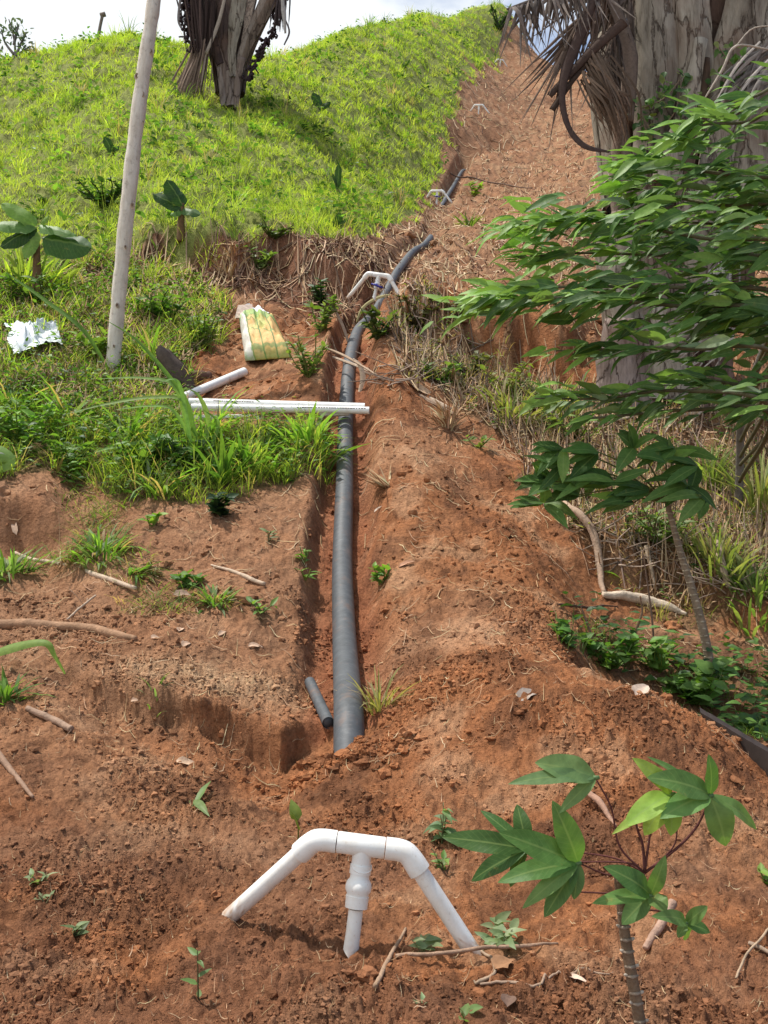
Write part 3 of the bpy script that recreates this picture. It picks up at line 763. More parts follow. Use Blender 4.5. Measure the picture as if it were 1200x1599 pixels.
# ================================================================== pale pole
base = at(176, 584)
m = MB(); k0 = base.y
path = [P(174, 588, k0), P(181, 520, k0 - .02), P(189, 430, k0 - .03), P(200, 320, k0 - .05), P(213, 200, k0 - .05), P(228, 90, k0 - .06), P(241, 0, k0 - .08), P(256, -120, k0 - .1), P(268, -230, k0 - .1)]
path[0] = path[0] + np.array([0, 0, -.06])
rr = [13.5, 12.6, 12.6, 13.4, 12.8, 12.4, 11.6, 10.5, 9.5]
rr = np.array(rr) * k0 / FPX * .88
pth = smooth_path(path, 70); rads = np.interp(np.linspace(0, 1, 70), np.linspace(0, 1, len(rr)), rr) * (1 + .025 * np.sin(np.arange(70) * .9) + .02 * rng.uniform(-1, 1, 70))
m.tube(pth, rads, 22, (1, 1, 1))
V = m.V[-1]; V += .004 * np.stack([noise2(V[:, 2] * 9, V[:, 0] * 9, 3), noise2(V[:, 2] * 9, V[:, 0] * 9, 4), 0 * V[:, 0]], 1)
pole_root = thing('wooden_pole', 'tall pale bare pole with dark knots, leaning right beside the white plastic', 'pole', base)
m.build('trunk', M_POLE, pole_root, origin=base)
for kx, ky, s in ((207, 320, 1.2), (222, 147, 1.5), (214, 118, 1.3), (236, 80, 1.3), (196, 385, .7), (183, 476, .9), (228, 60, .7), (210, 228, .7), (224, 190, .5), (178, 540, .6)):
    m = MB(); c = P(kx, ky, k0 - rr.mean() * 1.0 - .045); n = 12
    rs = s * .011
    ring = [(c + np.array([math.cos(t) * rs, -.004, math.sin(t) * rs * 1.5])) for t in np.linspace(0, 2 * np.pi, n, endpoint=False)]
    ring2 = [(c + np.array([math.cos(t) * rs * 1.7, .012, math.sin(t) * rs * 2.2])) for t in np.linspace(0, 2 * np.pi, n, endpoint=False)]
    V = ring + ring2 + [c + np.array([0, .004, 0])]
    Qk = [(i, (i + 1) % n, n + (i + 1) % n, n + i) for i in range(n)]; Tk = [((i + 1) % n, i, 2 * n) for i in range(n)]
    cc = np.array([(.34, .25, .18)] * n + [(.6, .53, .46)] * n + [(.05, .025, .02)])
    m.add(V, Qk, Tk, cc); m.build('knot', M_WOOD, pole_root, origin=base)

# ================================================================== sacks
def bag(name, corners, thick, label, mat_, lift=.02, nx=34, ny=30, wr=.03, seed=0):
    bl, br, tr, tl = [np.array(at(*c), float) for c in corners]
    s, t = np.meshgrid(np.linspace(0, 1, nx), np.linspace(0, 1, ny), indexing='ij')
    B = (bl[None, None] * ((1-s)*(1-t))[..., None] + br * (s*(1-t))[..., None] + tr * (s*t)[..., None] + tl * ((1-s)*t)[..., None])
    nrm = np.cross(br - bl, tl - bl); nrm /= np.linalg.norm(nrm); nrm = nrm if nrm[2] > 0 else -nrm
    edge = (np.clip(np.minimum(np.minimum(s, 1-s) * 5, np.minimum(t, 1-t) * 5), 0, 1)) ** .5
    w = wr * (fbm(s * 2.2, t * 2.2, 2, 4, seed) + .8 * np.abs(fbm(s + t * .6, t, 5, 2, seed + 4)))
    top = B + nrm * (lift + edge * thick * (1 - .25 * t) + w * (.4 + edge))[..., None]
    bot = B + nrm * (lift - .012 - edge * thick * .25)[..., None]
    m = MB(); idx = np.arange(nx * ny).reshape(nx, ny)
    q = np.stack([idx[:-1, :-1], idx[1:, :-1], idx[1:, 1:], idx[:-1, 1:]], -1).reshape(-1, 4)
    V = np.r_[top.reshape(-1, 3), bot.reshape(-1, 3)]; q2 = q[:, ::-1] + nx * ny
    bd = list(idx[:, 0]) + list(idx[-1, 1:]) + list(idx[::-1, -1][1:]) + list(idx[0, ::-1][1:-1])
    sq = [(bd[i], bd[i] + nx*ny, bd[(i+1) % len(bd)] + nx*ny, bd[(i+1) % len(bd)]) for i in range(len(bd))]
    lf = np.tile(np.stack([s, t, s * 0], -1).reshape(-1, 3), (2, 1))
    m.add(V, np.r_[q, q2, np.array(sq)], None, (1, 1, 1), lf)
    return m, nrm, (bl, br, tr, tl)
m, nrm, cs = bag('sack', [(384, 566), (457, 561), (431, 503), (374, 497)], .15, '', M_SACK, seed=40)
root = thing('fertilizer_sack', 'half full white sack with a green and yellow check print, lying on the slope', 'sack', cs[0])
m.build('sack_body', M_SACK, root, origin=cs[0])
# limp folded mouth of the sack
m = MB(); tl = np.array(cs[3]) + nrm * .05; tr = np.array(cs[2]) + nrm * .06; apex = np.array(at(393, 486)) + nrm * .05
gr = []
for i in range(9):
    for j in range(6):
        u, v = i / 8, j / 5; a = tl * (1 - u) + tr * u; top_ = apex * (1 - u * .75) + tr * u * .75 + np.array([0, .0, .0])
        p = a * (1 - v) + top_ * v + nrm * (.03 * math.sin(u * 9 + v * 3) + .02 * v); gr.append(p)
id_ = np.arange(54).reshape(9, 6); q = np.stack([id_[:-1, :-1], id_[1:, :-1], id_[1:, 1:], id_[:-1, 1:]], -1).reshape(-1, 4)
m.add(gr, q, None, (1, 1, 1)); m.build('folded_mouth', M_SHEET, root, origin=cs[0])
m = MB(); f0, f1, f2, f3 = [np.array(at(*c)) + nrm * .10 for c in ((371, 514), (400, 512), (398, 490), (376, 494))]
m.add([f0, f1, f2, f3, (f0 + f2) / 2 + nrm * .02], None, [(0, 1, 4), (1, 2, 4), (2, 3, 4), (3, 0, 4)], (.56, .44, .36)); m.build('folded_corner', M_WOOD, root, origin=cs[0])

def sheet(corners, label, seed, lift, amp):
    bl, br, tr, tl = [np.array(at(*c), float) for c in corners]
    nx = ny = 46
    s, t = np.meshgrid(np.linspace(0, 1, nx), np.linspace(0, 1, ny), indexing='ij')
    B = (bl * ((1-s)*(1-t))[..., None] + br * (s*(1-t))[..., None] + tr * (s*t)[..., None] + tl * ((1-s)*t)[..., None])
    B = B + .05 * np.stack([fbm(s, t, 2.5, 3, seed), fbm(s, t, 2.5, 3, seed + 5), 0 * s], -1)
    B[..., 2] = H(B[..., 0], B[..., 1]) + lift + amp * (np.abs(fbm(s, t * .8, 2.2, 3, seed + 9)) + .5 * np.abs(fbm(s, t, 6, 2, seed + 12))) * (.35 + np.minimum(np.minimum(s, 1-s), np.minimum(t, 1-t)) * 2)
    m = MB(); idx = np.arange(nx * ny).reshape(nx, ny); q = np.stack([idx[:-1, :-1], idx[1:, :-1], idx[1:, 1:], idx[:-1, 1:]], -1).reshape(-1, 4)
    m.add(B.reshape(-1, 3), q, None, (1, 1, 1)); return m
o = sheet([(20, 578), (100, 560), (92, 528), (4, 530)], '', 60, .12, .10).build('plastic_sheet', M_SHEET)
tag(o, 'crumpled white plastic sheet lying in the weeds at the left edge', 'plastic sheet')
#END_PART2
# ================================================================== grass and ground cover (nobody could count it)
def grass_patch(name, n, poly, ylo, yhi, hr, wr, cols, label, lean=(.1, .9), curl=(.3, 1.3), power=.6, seg=3, tuft=0, mat_=None, hn=None, cat='grass', jit=.012, exclude=None, ulo=-.56, uhi=.56):
    if tuft:
        c = sample_region(max(4, n // tuft), poly, ylo, yhi, power, jit, ulo, uhi); k = tuft
        a = rng.uniform(0, 2*np.pi, (len(c), k)); rr_ = rng.random((len(c), k)) ** .7 * (.02 + .012 * np.sqrt(c[:, 1]))[:, None]
        x = (c[:, 0:1] + np.cos(a) * rr_).ravel(); y = (c[:, 1:2] + np.sin(a) * rr_).ravel(); r_ = np.stack([x, y, H(x, y)], 1)
        az = (a + rng.normal(0, .7, a.shape)).ravel(); az = np.pi / 2 - az; hs = np.repeat(rng.uniform(.6, 1.25, len(c)), k)
        cc = np.repeat(colmix(len(c), cols, .2), k, axis=0) * (1 + .15 * rng.uniform(-1, 1, (len(x), 1)))
    else:
        r_ = sample_region(n, poly, ylo, yhi, power, jit, ulo, uhi); az = rng.uniform(0, 2*np.pi, len(r_)); hs = 1; cc = colmix(len(r_), cols, .2)
    n = len(r_); f = fbm(r_[:, 0], r_[:, 1], .55, 3, 141); g = fbm(r_[:, 0], r_[:, 1], 2.2, 3, 151)
    h = rng.uniform(hr[0], hr[1], n) * hs * (1 + .35 * f + .3 * g)
    sc_ = np.clip(r_[:, 1] / 12, .35, 1.7)
    w = rng.uniform(wr[0], wr[1], n) * sc_
    r_[:, 2] -= .01
    mb = MB(); blades(mb, r_, np.maximum(h, .02), w, az, rng.uniform(*lean, n), rng.uniform(*curl, n), cc, seg)
    o = mb.build(name, mat_ or M_GRASS)
    tag(o, label, cat, kind='stuff'); return r_
LIME = [(.39, .47, .08), (.33, .42, .07), (.46, .52, .11), (.27, .36, .06), (.43, .47, .12)]
MIDG = [(.13, .20, .045), (.18, .24, .06), (.09, .15, .035), (.23, .27, .085)]
OLIVE = [(.26, .27, .08), (.33, .32, .11), (.18, .20, .06), (.40, .36, .16)]
DRYC = [(.48, .34, .20), (.40, .26, .15), (.55, .42, .26), (.33, .21, .12), (.45, .28, .16)]
grass_patch('hill_grass', 250000, HILL, 9.3, 43, (.06, .19), (.006, .013), LIME, 'bright yellow green grass covering the hill', (.1, .9), (.3, 1.4), .9, tuft=12, jit=.022)
grass_patch('tall_hill_grass', 15000, HILL, 9.3, 43, (.16, .45), (.006, .012), MIDG + LIME[:1] + DRYC[:1], 'taller darker grass tufts scattered over the green hill', (.0, .5), (.5, 1.6), .9, tuft=16)
grass_patch('bank_weeds', 24000, LEFTW, 4.9, 10.5, (.07, .26), (.008, .018), MIDG + LIME[:4] + DRYC[:1], 'mixed green weeds covering the left bank', (.1, 1.0), (.4, 1.5), .5, tuft=14, jit=.03)
grass_patch('undergrowth', 7000, RIGHTW, 4.4, 10.5, (.05, .18), (.006, .014), OLIVE + DRYC[:3], 'yellowish undergrowth and dead stalks on the right bank', (.1, 1.1), (.3, 1.3), .5, tuft=12, jit=.03)
grass_patch('hollow_weeds', 1300, DIP, 3.3, 4.4, (.05, .13), (.008, .016), MIDG, 'low green weeds in the hollow behind the soil heap', (.1, 1), (.4, 1.4), .5, tuft=8)

CREEP = wpoly([(80, 775), (180, 795), (225, 870), (300, 890), (390, 925), (370, 962), (290, 950), (205, 915), (130, 880), (95, 840)])
grass_patch('creeping_weeds', 1500, CREEP, 3.6, 5.6, (.05, .13), (.008, .015), MIDG + LIME[3:4] + DRYC[:1], 'low green weeds creeping down the left soil slope', (.5, 1.5), (.5, 1.6), .2, tuft=10, jit=.04, ulo=-.5, uhi=-.1)
# broad leaved ground cover clumps: leafy sprigs
def sprigs(name, pts, label, cols, leafL=(.03, .06), nl=(6, 12), hgt=(.06, .18), shape='ovate', ratio=.5, mat_=None, cat='weed', kind='stuff', group=None, spread=.06):
    lv = Leaves(); mb = MB()
    for p in pts:
        h = rng.uniform(*hgt); k = rng.integers(*nl); c0 = colmix(1, cols, .2)[0]
        lean = rng.normal(0, .25, 2)
        for i in range(k):
            t = (i + .5) / k; a = rng.uniform(0, 2*np.pi); L = rng.uniform(*leafL) * (1 - .25 * t)
            b = np.array(p) + np.array([lean[0] * h * t + rng.normal(0, spread) * .5, lean[1] * h * t + rng.normal(0, spread) * .5, h * t])
            d = (math.cos(a), math.sin(a), rng.uniform(-.1, .6)); nn = (rng.normal(0, .25), rng.normal(0, .25) - .15, 1)
            lv.add(b, d, nn, L, L * ratio * rng.uniform(.8, 1.2), rng.uniform(0, .8), .25, tuple(c0 * rng.uniform(.8, 1.2)))
    lv.emit(mb, shape, 5)
    o = mb.build(name, mat_ or M_WEED)
    return tag(o, label, cat, group, kind)
DK = [(.06, .13, .03), (.09, .18, .04), (.12, .24, .05), (.045, .10, .03)]
sprigs('broadleaf_weeds', sample_region(1300, LEFTW, 4.9, 10, .3), 'small round leaved weeds among the grass of the left bank', DK + [(.2, .34, .07), (.24, .36, .08), (.15, .26, .06)], (.035, .085), hgt=(.08, .26))
sprigs('hollow_leaves', sample_region(120, DIP, 3.3, 4.4, .3, ulo=.1), 'dark green leaves in the hollow behind the soil heap', DK + [(.14, .25, .06)], (.04, .10), hgt=(.06, .24), spread=.1)
sprigs('bank_leaves', sample_region(420, RIGHTW, 4.6, 10, .3, ulo=.0), 'scattered green and olive leaves on the right bank', DK[1:] + OLIVE[:2], (.03, .06))
sprigs('hill_herbs', sample_region(1100, HILL, 10, 40, .9), 'darker broad leaved herbs dotted through the hill grass', DK[1:] + [(.2, .34, .07)], (.08, .17), hgt=(.08, .3), spread=.18)

# loose straw, twigs and roots on the soil
def litter(name, n, poly, ylo, yhi, Lr, wr, cols, label, power=.5, lift=.006, avoid=True, ulo=-.5, uhi=.5, curlz=.015, bendy=.45):
    r_ = sample_region(n, poly, ylo, yhi, power, .012, ulo, uhi)
    if avoid:
        mk = ~(in_region(r_[:, 0], r_[:, 1], HILL) | ((np.abs(pipe_dist(r_[:, 0], r_[:, 1])) < .12) & (r_[:, 1] > 3.1) & (r_[:, 1] < 9))); r_ = r_[mk]
    n = len(r_); L = rng.uniform(*Lr, n) * rng.uniform(.4, 1, n) * np.clip(r_[:, 1] / 4, .7, 2.6); w = rng.uniform(*wr, n) * np.clip(r_[:, 1] / 4, .8, 2.6)
    a = rng.uniform(0, np.pi, n); K = 5; bend = rng.normal(0, bendy, n) * (rng.random(n) < .6); cc = colmix(n, cols, .25)
    ts = np.linspace(-.5, .5, K); pts = []
    for t in ts:
        x = r_[:, 0] + np.cos(a + bend * t) * L * t; y = r_[:, 1] + np.sin(a + bend * t) * L * t
        z = H(x, y) + lift + curlz * rng.random(n) * (np.abs(t) * 2) ** 2
        pts.append(np.stack([x, y, z], 1))
    dx = np.stack([-np.sin(a), np.cos(a), 0 * a], 1); up = np.array([0, -.35, .93])
    V = []
    for k, p in enumerate(pts):
        ww = (w * (1 if 0 < k < K - 1 else .5))[:, None]
        V += [p - dx * ww * .5, p + up * ww * .5, p + dx * ww * .5]
    V = np.stack(V, 1); base = np.arange(n)[:, None] * (3 * K); Qs = []
    for k in range(K - 1):
        for s in (0, 1): Qs.append(base + np.array([3*k+s, 3*k+s+1, 3*k+3+s+1, 3*k+3+s]))
    mb = MB(); mb.add(V.reshape(-1, 3), np.concatenate(Qs), None, np.repeat(cc, 3*K, axis=0)); o = mb.build(name, M_DRY)
    return tag(o, label, 'litter', kind='stuff')
litter('straw_litter', 4200, None, 2.9, 12, (.03, .16), (.0015, .0045), DRYC, 'loose straw and twigs scattered over the middle slope', .6)
litter('slope_straw', 9000, None, 8.5, 40, (.06, .17), (.004, .009), DRYC[:3] + [(.62, .46, .30)] + [(.18, .10, .065)] * 2, 'dead stalks strewn over the bare upper slope', .8, ulo=-.1, uhi=.5, curlz=.10)
litter('root_litter', 1300, None, 1.45, 3.2, (.01, .07), (.0008, .0022), DRYC, 'fine roots and straw bits on the foreground soil', .4)
litter('bank_stalks', 2600, RIGHTW, 4.5, 11, (.10, .30), (.004, .008), DRYC + [(.22, .16, .12)] * 3, 'tangle of fallen stalks on the right bank', .4, curlz=.22)
litter('terrace_straw', 2400, LEFTW, 6.3, 11, (.12, .32), (.005, .010), DRYC, 'dead grass stalks on the terrace around the sack', .4, curlz=.14)
litter('dark_bank_stalks', 300, DARKB, 7, 11, (.12, .30), (.005, .009), DRYC[:2] + [(.2, .12, .08)] * 2, 'dry roots on the dark cut bank under the hill', .4, curlz=.16)

# ---- crumbs and clods of soil
import bmesh
def ico(sub):
    bm = bmesh.new(); bmesh.ops.create_icosphere(bm, subdivisions=sub, radius=1); 
    v = np.array([list(a.co) for a in bm.verts]); f = np.array([[b.index for b in a.verts] for a in bm.faces]); bm.free(); return v, f
def ground_col(x, y):
    j = np.clip(np.round(np.interp(x / wfun(y), GU, np.arange(len(GU)))).astype(int), 0, len(GU) - 1); i = np.clip(np.round(np.interp(y, GY, np.arange(len(GY)))).astype(int), 0, len(GY) - 1)
    return GC[i, j]
def clods(name, r_, size, label, sub=1, cols=((.37, .155, .072), (.30, .12, .058), (.42, .20, .10), (.24, .10, .05)), sink=.25, kind='stuff'):
    v, f = ico(sub); n = len(r_); m_ = len(v)
    sz = size * np.clip(r_[:, 1] / 3, .6, 4)
    jit = 1 + .42 * rng.uniform(-1, 1, (n, m_, 1)) * np.array([1, 1, 1]); sc_ = rng.uniform(.65, 1.3, (n, 1, 3)) * np.array([1, 1, .75])
    V = v[None] * jit * sc_ * sz[:, None, None]; a = rng.uniform(0, 6.3, n); ca, sa = np.cos(a)[:, None], np.sin(a)[:, None]
    X = V[..., 0] * ca - V[..., 1] * sa; Y = V[..., 0] * sa + V[..., 1] * ca
    V = np.stack([X, Y, V[..., 2]], -1) + r_[:, None, :] + np.array([0, 0, 1.0]) * (sz * sink)[:, None, None]
    F = (f[None] + np.arange(n)[:, None, None] * m_).reshape(-1, 3); cc = np.repeat(ground_col(r_[:, 0], r_[:, 1]) * rng.uniform(.72, 1.15, (n, 1)), m_, axis=0)
    mb = MB(); mb.add(V.reshape(-1, 3), None, F, cc); o = mb.build(name, M_CLOD, smooth=False); return tag(o, label, 'soil', kind=kind)
def bare(r_):
    x, y = r_[:, 0], r_[:, 1]
    return r_[~(in_region(x, y, HILL) | in_region(x, y, LEFTW))]
r_ = bare(sample_region(110000, None, 1.4, 4.2, .2)); dn = fbm(r_[:, 0], r_[:, 1], 2.2, 3, 51) + .35 * fbm(r_[:, 0], r_[:, 1], 9, 2, 171); pr = np.clip(.18 + 1.1 * dn, .03, 1); r_ = r_[rng.random(len(r_)) < pr]
clods('soil_crumbs', r_, rng.exponential(.0022, len(r_)) + .0018, 'fine crumbs of loose red soil in the foreground', 1)
r_ = bare(sample_region(5000, None, 1.4, 9, .2)); dn = fbm(r_[:, 0], r_[:, 1], 1.6, 3, 181); r_ = r_[dn > -.05]
clods('soil_clods', r_, rng.exponential(.0032, len(r_)) + .0035, 'small clods of red soil lying about the diggings', 2, sink=-.1)
r_ = bare(sample_region(9000, None, 4, 14, .5, ulo=-.3)); r_ = r_[fbm(r_[:, 0], r_[:, 1], 1.1, 3, 191) > .25]
clods('slope_clods', r_, rng.exponential(.003, len(r_)) + .0025, 'crumbled soil on the slope beside the trench', 1)
r_ = np.stack([rng.normal(-.13, .13, 420), rng.normal(3.0, .06, 420), np.zeros(420)], 1); r_[:, 2] = H(r_[:, 0], r_[:, 1])
clods('pipe_end_clods', r_, rng.exponential(.004, 420) + .004, 'loose clods heaped over the buried lower end of the black pipe', 2)
#END_PART3
# ================================================================== palms
def ribbon(mb, path, w, col, nrm=(0, -1, 0.15), conv=.25, n=None, thick=.0, rough=0.0, twist=0.0, sharp=False):
    """convex slab or strap along a 3-D path; w = widths along it"""
    pts = smooth_path(path, n or max(6, len(path) * 5)); k = len(pts)
    w = np.interp(np.linspace(0, 1, k), np.linspace(0, 1, len(w)), w)
    if rough: w = w * (1 + rough * noise2(np.arange(k) * .6, np.full(k, rng.uniform(0, 50)), 7))
    tg = np.gradient(pts, axis=0); tg /= np.linalg.norm(tg, axis=1)[:, None] + 1e-9
    nr = np.array(nrm, float); c = 7; V = []
    ts = np.linspace(-1, 1, c)
    for i in range(k):
        sd = np.cross(tg[i], nr); sd /= np.linalg.norm(sd) + 1e-9; n2 = np.cross(sd, tg[i])
        if twist:
            a = twist * i / k; sd, n2 = sd * math.cos(a) + n2 * math.sin(a), n2 * math.cos(a) - sd * math.sin(a)
        for t in ts: V.append(pts[i] + sd * t * w[i] * .5 + n2 * (conv * w[i] * (1 - t * t)))
    m = c
    if thick:
        V2 = []
        for i in range(k):
            sd = np.cross(tg[i], nr); sd /= np.linalg.norm(sd) + 1e-9; n2 = np.cross(sd, tg[i])
            for t in ts: V2.append(pts[i] + sd * t * w[i] * .47 + n2 * (conv * w[i] * (1 - t * t) - thick))
        V = V + V2
    Q = [(i*c+j, i*c+j+1, (i+1)*c+j+1, (i+1)*c+j) for i in range(k-1) for j in range(c-1)]
    if thick:
        o = k * c
        Q += [(o+i*c+j+1, o+i*c+j, o+(i+1)*c+j, o+(i+1)*c+j+1) for i in range(k-1) for j in range(c-1)]
        for i in range(k - 1):
            for j in (0, c - 1): Q.append((i*c+j, (i+1)*c+j, o+(i+1)*c+j, o+i*c+j))
        for i in (0, k - 1):
            for j in range(c - 1): Q.append((i*c+j, i*c+j+1, o+i*c+j+1, o+i*c+j))
    lf = np.zeros((len(V), 3)); mb.add(V, Q, None, col, lf)
GREY = (.25, .22, .18); GREY2 = (.31, .28, .235); BROWN = (.085, .058, .042); DEADL = (.17, .125, .095); DARKL = (.055, .035, .028)
def boot(root, base, pxs, Y, wpx, col=GREY, name='leaf_base', m_=None, conv=.2, thick=.03, nrm=(0, -1, .1), rough=.12):
    mb = MB(); path = [P(p[0], p[1], (p[2] if len(p) > 2 else Y)) for p in pxs]
    ribbon(mb, path, [w * Y / FPX for w in wpx], col, nrm, conv, 18, thick, rough)
    return mb.build(name, m_ or M_PALM, root, origin=base)
b0 = at(1035, 635); YP = b0.y + .35
pb = Vector(((1045 - 600) / FPX * YP, YP, float(H((1045 - 600) / FPX * YP, YP))))
palm = thing('palm_tree', 'huge grey palm trunk on the right, clad in old leaf bases, dead fronds hanging left', 'palm tree', pb)
mb = MB(); nz_ = 46; nth = 48; tz = np.linspace(-.25, 5.2, nz_); th = np.linspace(0, 2*np.pi, nth, endpoint=False)
Vt = []
for z in tz:
    cxp = pb.x + .03 * z + .02 * z * (z > 1); r0 = .41 + .05 * math.exp(-((z - .1) / .35) ** 2) + .008 * z
    rr_ = r0 * (1 + .10 * np.abs(noise2(th * 2.2, np.full(nth, z * .9), 201)) + .05 * noise2(th * 6, np.full(nth, z * 2.5), 202))
    Vt.append(np.stack([cxp + np.cos(th) * rr_, pb.y + np.sin(th) * rr_, np.full(nth, pb.z + z)], 1))
idx = np.arange(nz_ * nth).reshape(nz_, nth); Qt = np.stack([idx[:-1], np.roll(idx, -1, 1)[:-1], np.roll(idx, -1, 1)[1:], idx[1:]], -1).reshape(-1, 4)
mb.add(np.concatenate(Vt), Qt, None, (.07, .05, .04)); mb.build('trunk', M_PALM, palm, origin=pb)
YF = YP - .52
for pxs, w, col, dY in (
    ([(1022, 243), (1028, 120), (1024, 0), (1018, -140)], [70, 74, 66, 56], GREY, 0),
    ([(1085, 215), (1088, 100), (1082, 0), (1076, -140)], [44, 54, 56, 50], GREY2, -.03),
    ([(1118, 260), (1140, 120), (1168, 0), (1200, -140)], [50, 70, 66, 60], GREY, -.02),
    ([(1172, 330), (1190, 180), (1225, 0), (1260, -140)], [70, 80, 76, 66], GREY2, .05),
    ([(1040, 285), (1058, 220), (1078, 150), (1096, 60)], [46, 34, 28, 20], GREY2, -.12),
    ([(1065, 290), (1085, 215), (1100, 150), (1104, 90)], [16, 26, 20, 10], BROWN, -.08),
    ([(970, 345), (968, 260), (984, 150), (990, 40)], [26, 30, 30, 22], (.2, .15, .12), .12),
    ([(1000, 345), (1004, 290), (1008, 235)], [48, 60, 52], GREY, -.02),
    ([(985, 500), (978, 420), (974, 330)], [60, 56, 36], GREY, .0),
    ([(1035, 500), (1030, 400), (1024, 330)], [70, 64, 50], (.19, .155, .13), -.02),
    ([(1100, 500), (1098, 380), (1092, 280)], [80, 84, 70], GREY, .02),
    ([(1150, 520), (1150, 400), (1148, 300)], [46, 60, 60], BROWN, .1),
    ([(985, 650), (975, 590), (980, 500)], [96, 92, 74], (.25, .20, .18), -.02),
    ([(1045, 625), (1050, 560), (1046, 480)], [70, 66, 60], GREY2, -.06),
    ([(1105, 640), (1112, 570), (1104, 490)], [74, 70, 60], (.17, .12, .10), .0)):
    boot(palm, pb, pxs, YF + dY, w, col, thick=.05, conv=.2)
for k in range(26):                     # the same cladding round the sides and back
    a = rng.uniform(-.15, np.pi + .15); z0 = rng.uniform(.1, 3.2); r1 = .47 + .035 * z0; L = rng.uniform(.7, 1.5)
    d = np.array([math.cos(a), math.sin(a), 0]); pth = [np.array(pb) + d * (r1 + .02) + (0.03 * z0, 0, z0), np.array(pb) + d * (r1 + .06) + (.03 * z0, 0, z0 + L * .5), np.array(pb) + d * (r1 + .14) + (.04 * z0, 0, z0 + L)]
    mb = MB(); ribbon(mb, pth, [.30, .34, .26], GREY if k % 2 else BROWN, d, .16, 12, .04, .1); mb.build('leaf_base', M_PALM, palm, origin=pb)
def pxm(px, Y): return px * Y / FPX
def frond(rach, Y, w, leaf_specs, col, name='dead_frond'):
    mb = MB(); path = [P(a, b, Y + (c if c else 0)) for a, b, c in rach]
    ribbon(mb, path, [pxm(v, Y) for v in w], col, (0, -1, .2), .2, 26, .008, .1)
    pts = smooth_path(path, 60)
    n, lo, hi, dx, dxs, t0 = leaf_specs
    for i in range(n):
        t = rng.uniform(t0, 1); p = pts[int(t * 59)]; L = pxm(rng.uniform(lo, hi), Y); sx_ = pxm(rng.normal(dx, dxs), Y)
        q = [p, p + np.array([sx_ * .35, rng.normal(0, .03), -L * .35]), p + np.array([sx_, rng.normal(0, .08), -L])]
        ribbon(mb, q, [pxm(4, Y), pxm(6.5, Y), pxm(3.5, Y), .002], tuple(np.array(col) * rng.uniform(.6, 2.1)), (rng.normal(0, .6), -1, 0), .15, 7)
    return mb.build(name, M_DRY, palm, origin=pb)
YD = YF - .35
frond([(1010, -90, .2), (930, -45, 0), (870, -15, -.1), (792, 14, -.2)], YD, [14, 12, 8, 3], (105, 30, 105, 8, 22, .25), (.13, .105, .09))
frond([(1010, -60, .2), (960, -25, .1), (915, 20, 0), (880, 80, -.1)], YD + .1, [16, 14, 12, 5], (70, 60, 190, -45, 30, .2), (.115, .08, .06))
frond([(1000, -60, .2), (985, -10, .1), (965, 40, .1), (950, 90, 0)], YD + .2, [16, 14, 10, 5], (46, 40, 120, -18, 26, .1), (.10, .075, .06))
def strap(pxs, Y, w, col, name='dead_strap', conv=.22, tw=0, thick=.006):
    mb = MB(); ribbon(mb, [P(a[0], a[1], Y) for a in pxs], [pxm(v, Y) for v in w], col, (0, -1, .2), conv, 30, thick, .08, tw); return mb.build(name, M_DRY, palm, origin=pb)
strap([(940, -30), (908, 50), (884, 110), (878, 155), (889, 200), (914, 228), (952, 237)], YD - .05, [10, 18, 16, 11, 9, 10, 3], (.075, .05, .042))
strap([(975, 35), (932, 72), (897, 108), (858, 150)], YD - .02, [18, 16, 12, 10], (.07, .045, .035))
strap([(930, 82), (894, 126), (862, 172)], YD, [10, 9, 10], (.06, .04, .03))
strap([(945, -20), (968, 30), (985, 90), (986, 190)], YD + .15, [14, 20, 24, 8], (.15, .11, .085))
strap([(975, 190), (980, 260), (976, 330)], YD + .3, [10, 22, 12], (.17, .13, .105))
mb = MB()                              # fibrous broom of dried leaflets
for i in range(95):
    s = rng.normal(0, 1); a = (925 + s * 11, 78 + rng.uniform(-10, 60)); b = (968 + s * 11 + rng.normal(0, 5), 215 + rng.uniform(-60, 22)); c = ((a[0]+b[0]) / 2 + 5 + s * 5, (a[1]+b[1]) / 2 + rng.normal(0, 4)); dy = rng.normal(0, .05)
    ribbon(mb, [P(*a, YD + dy), P(*c, YD + dy - .02), P(*b, YD + dy + .1)], [pxm(3, YD), pxm(3.6, YD), .002], tuple(np.array((.15, .105, .075)) * rng.uniform(.55, 1.7)), (rng.normal(0, .5), -1, 0), .1, 7)
mb.build('leaflet_bundle', M_DRY, palm, origin=pb)
mb = MB()                              # pale bleached leaflets hanging low on the right side
for i in range(60):
    a = (1128 + rng.normal(0, 14), 425 + rng.uniform(-20, 60)); L = rng.uniform(50, 120); b = (a[0] - rng.uniform(10, 85), a[1] + L)
    c = (a[0] - 4 + rng.normal(0, 4), a[1] + L * .55); dy = rng.normal(-.15, .06)
    ribbon(mb, [P(*a, YF + dy), P(*c, YF + dy - .05), P(*b, YF + dy)], [pxm(4, YF), pxm(6, YF), .003], tuple(np.array((.36, .33, .30)) * rng.uniform(.45, 1.3)), (rng.normal(0, .5), -1, 0), .15, 8)
mb.build('leaflet_bundle', M_DRY, palm, origin=pb); mb = MB()
for i in range(34):
    a = (1210 + rng.normal(0, 12), 60 + rng.uniform(-20, 60)); b = (1100 + rng.uniform(0, 80), 120 + rng.uniform(0, 90)); c = ((a[0]+b[0]) / 2, (a[1]+b[1]) / 2 - 12); dy = rng.normal(-.2, .08)
    ribbon(mb, [P(*a, YF + dy), P(*c, YF + dy), P(*b, YF + dy)], [pxm(4, YF), pxm(6, YF), .003], tuple(np.array((.36, .32, .29)) * rng.uniform(.4, 1.2)), (rng.normal(0, .5), -1, 0), .15, 8)
mb.build('leaflet_bundle', M_DRY, palm, origin=pb)
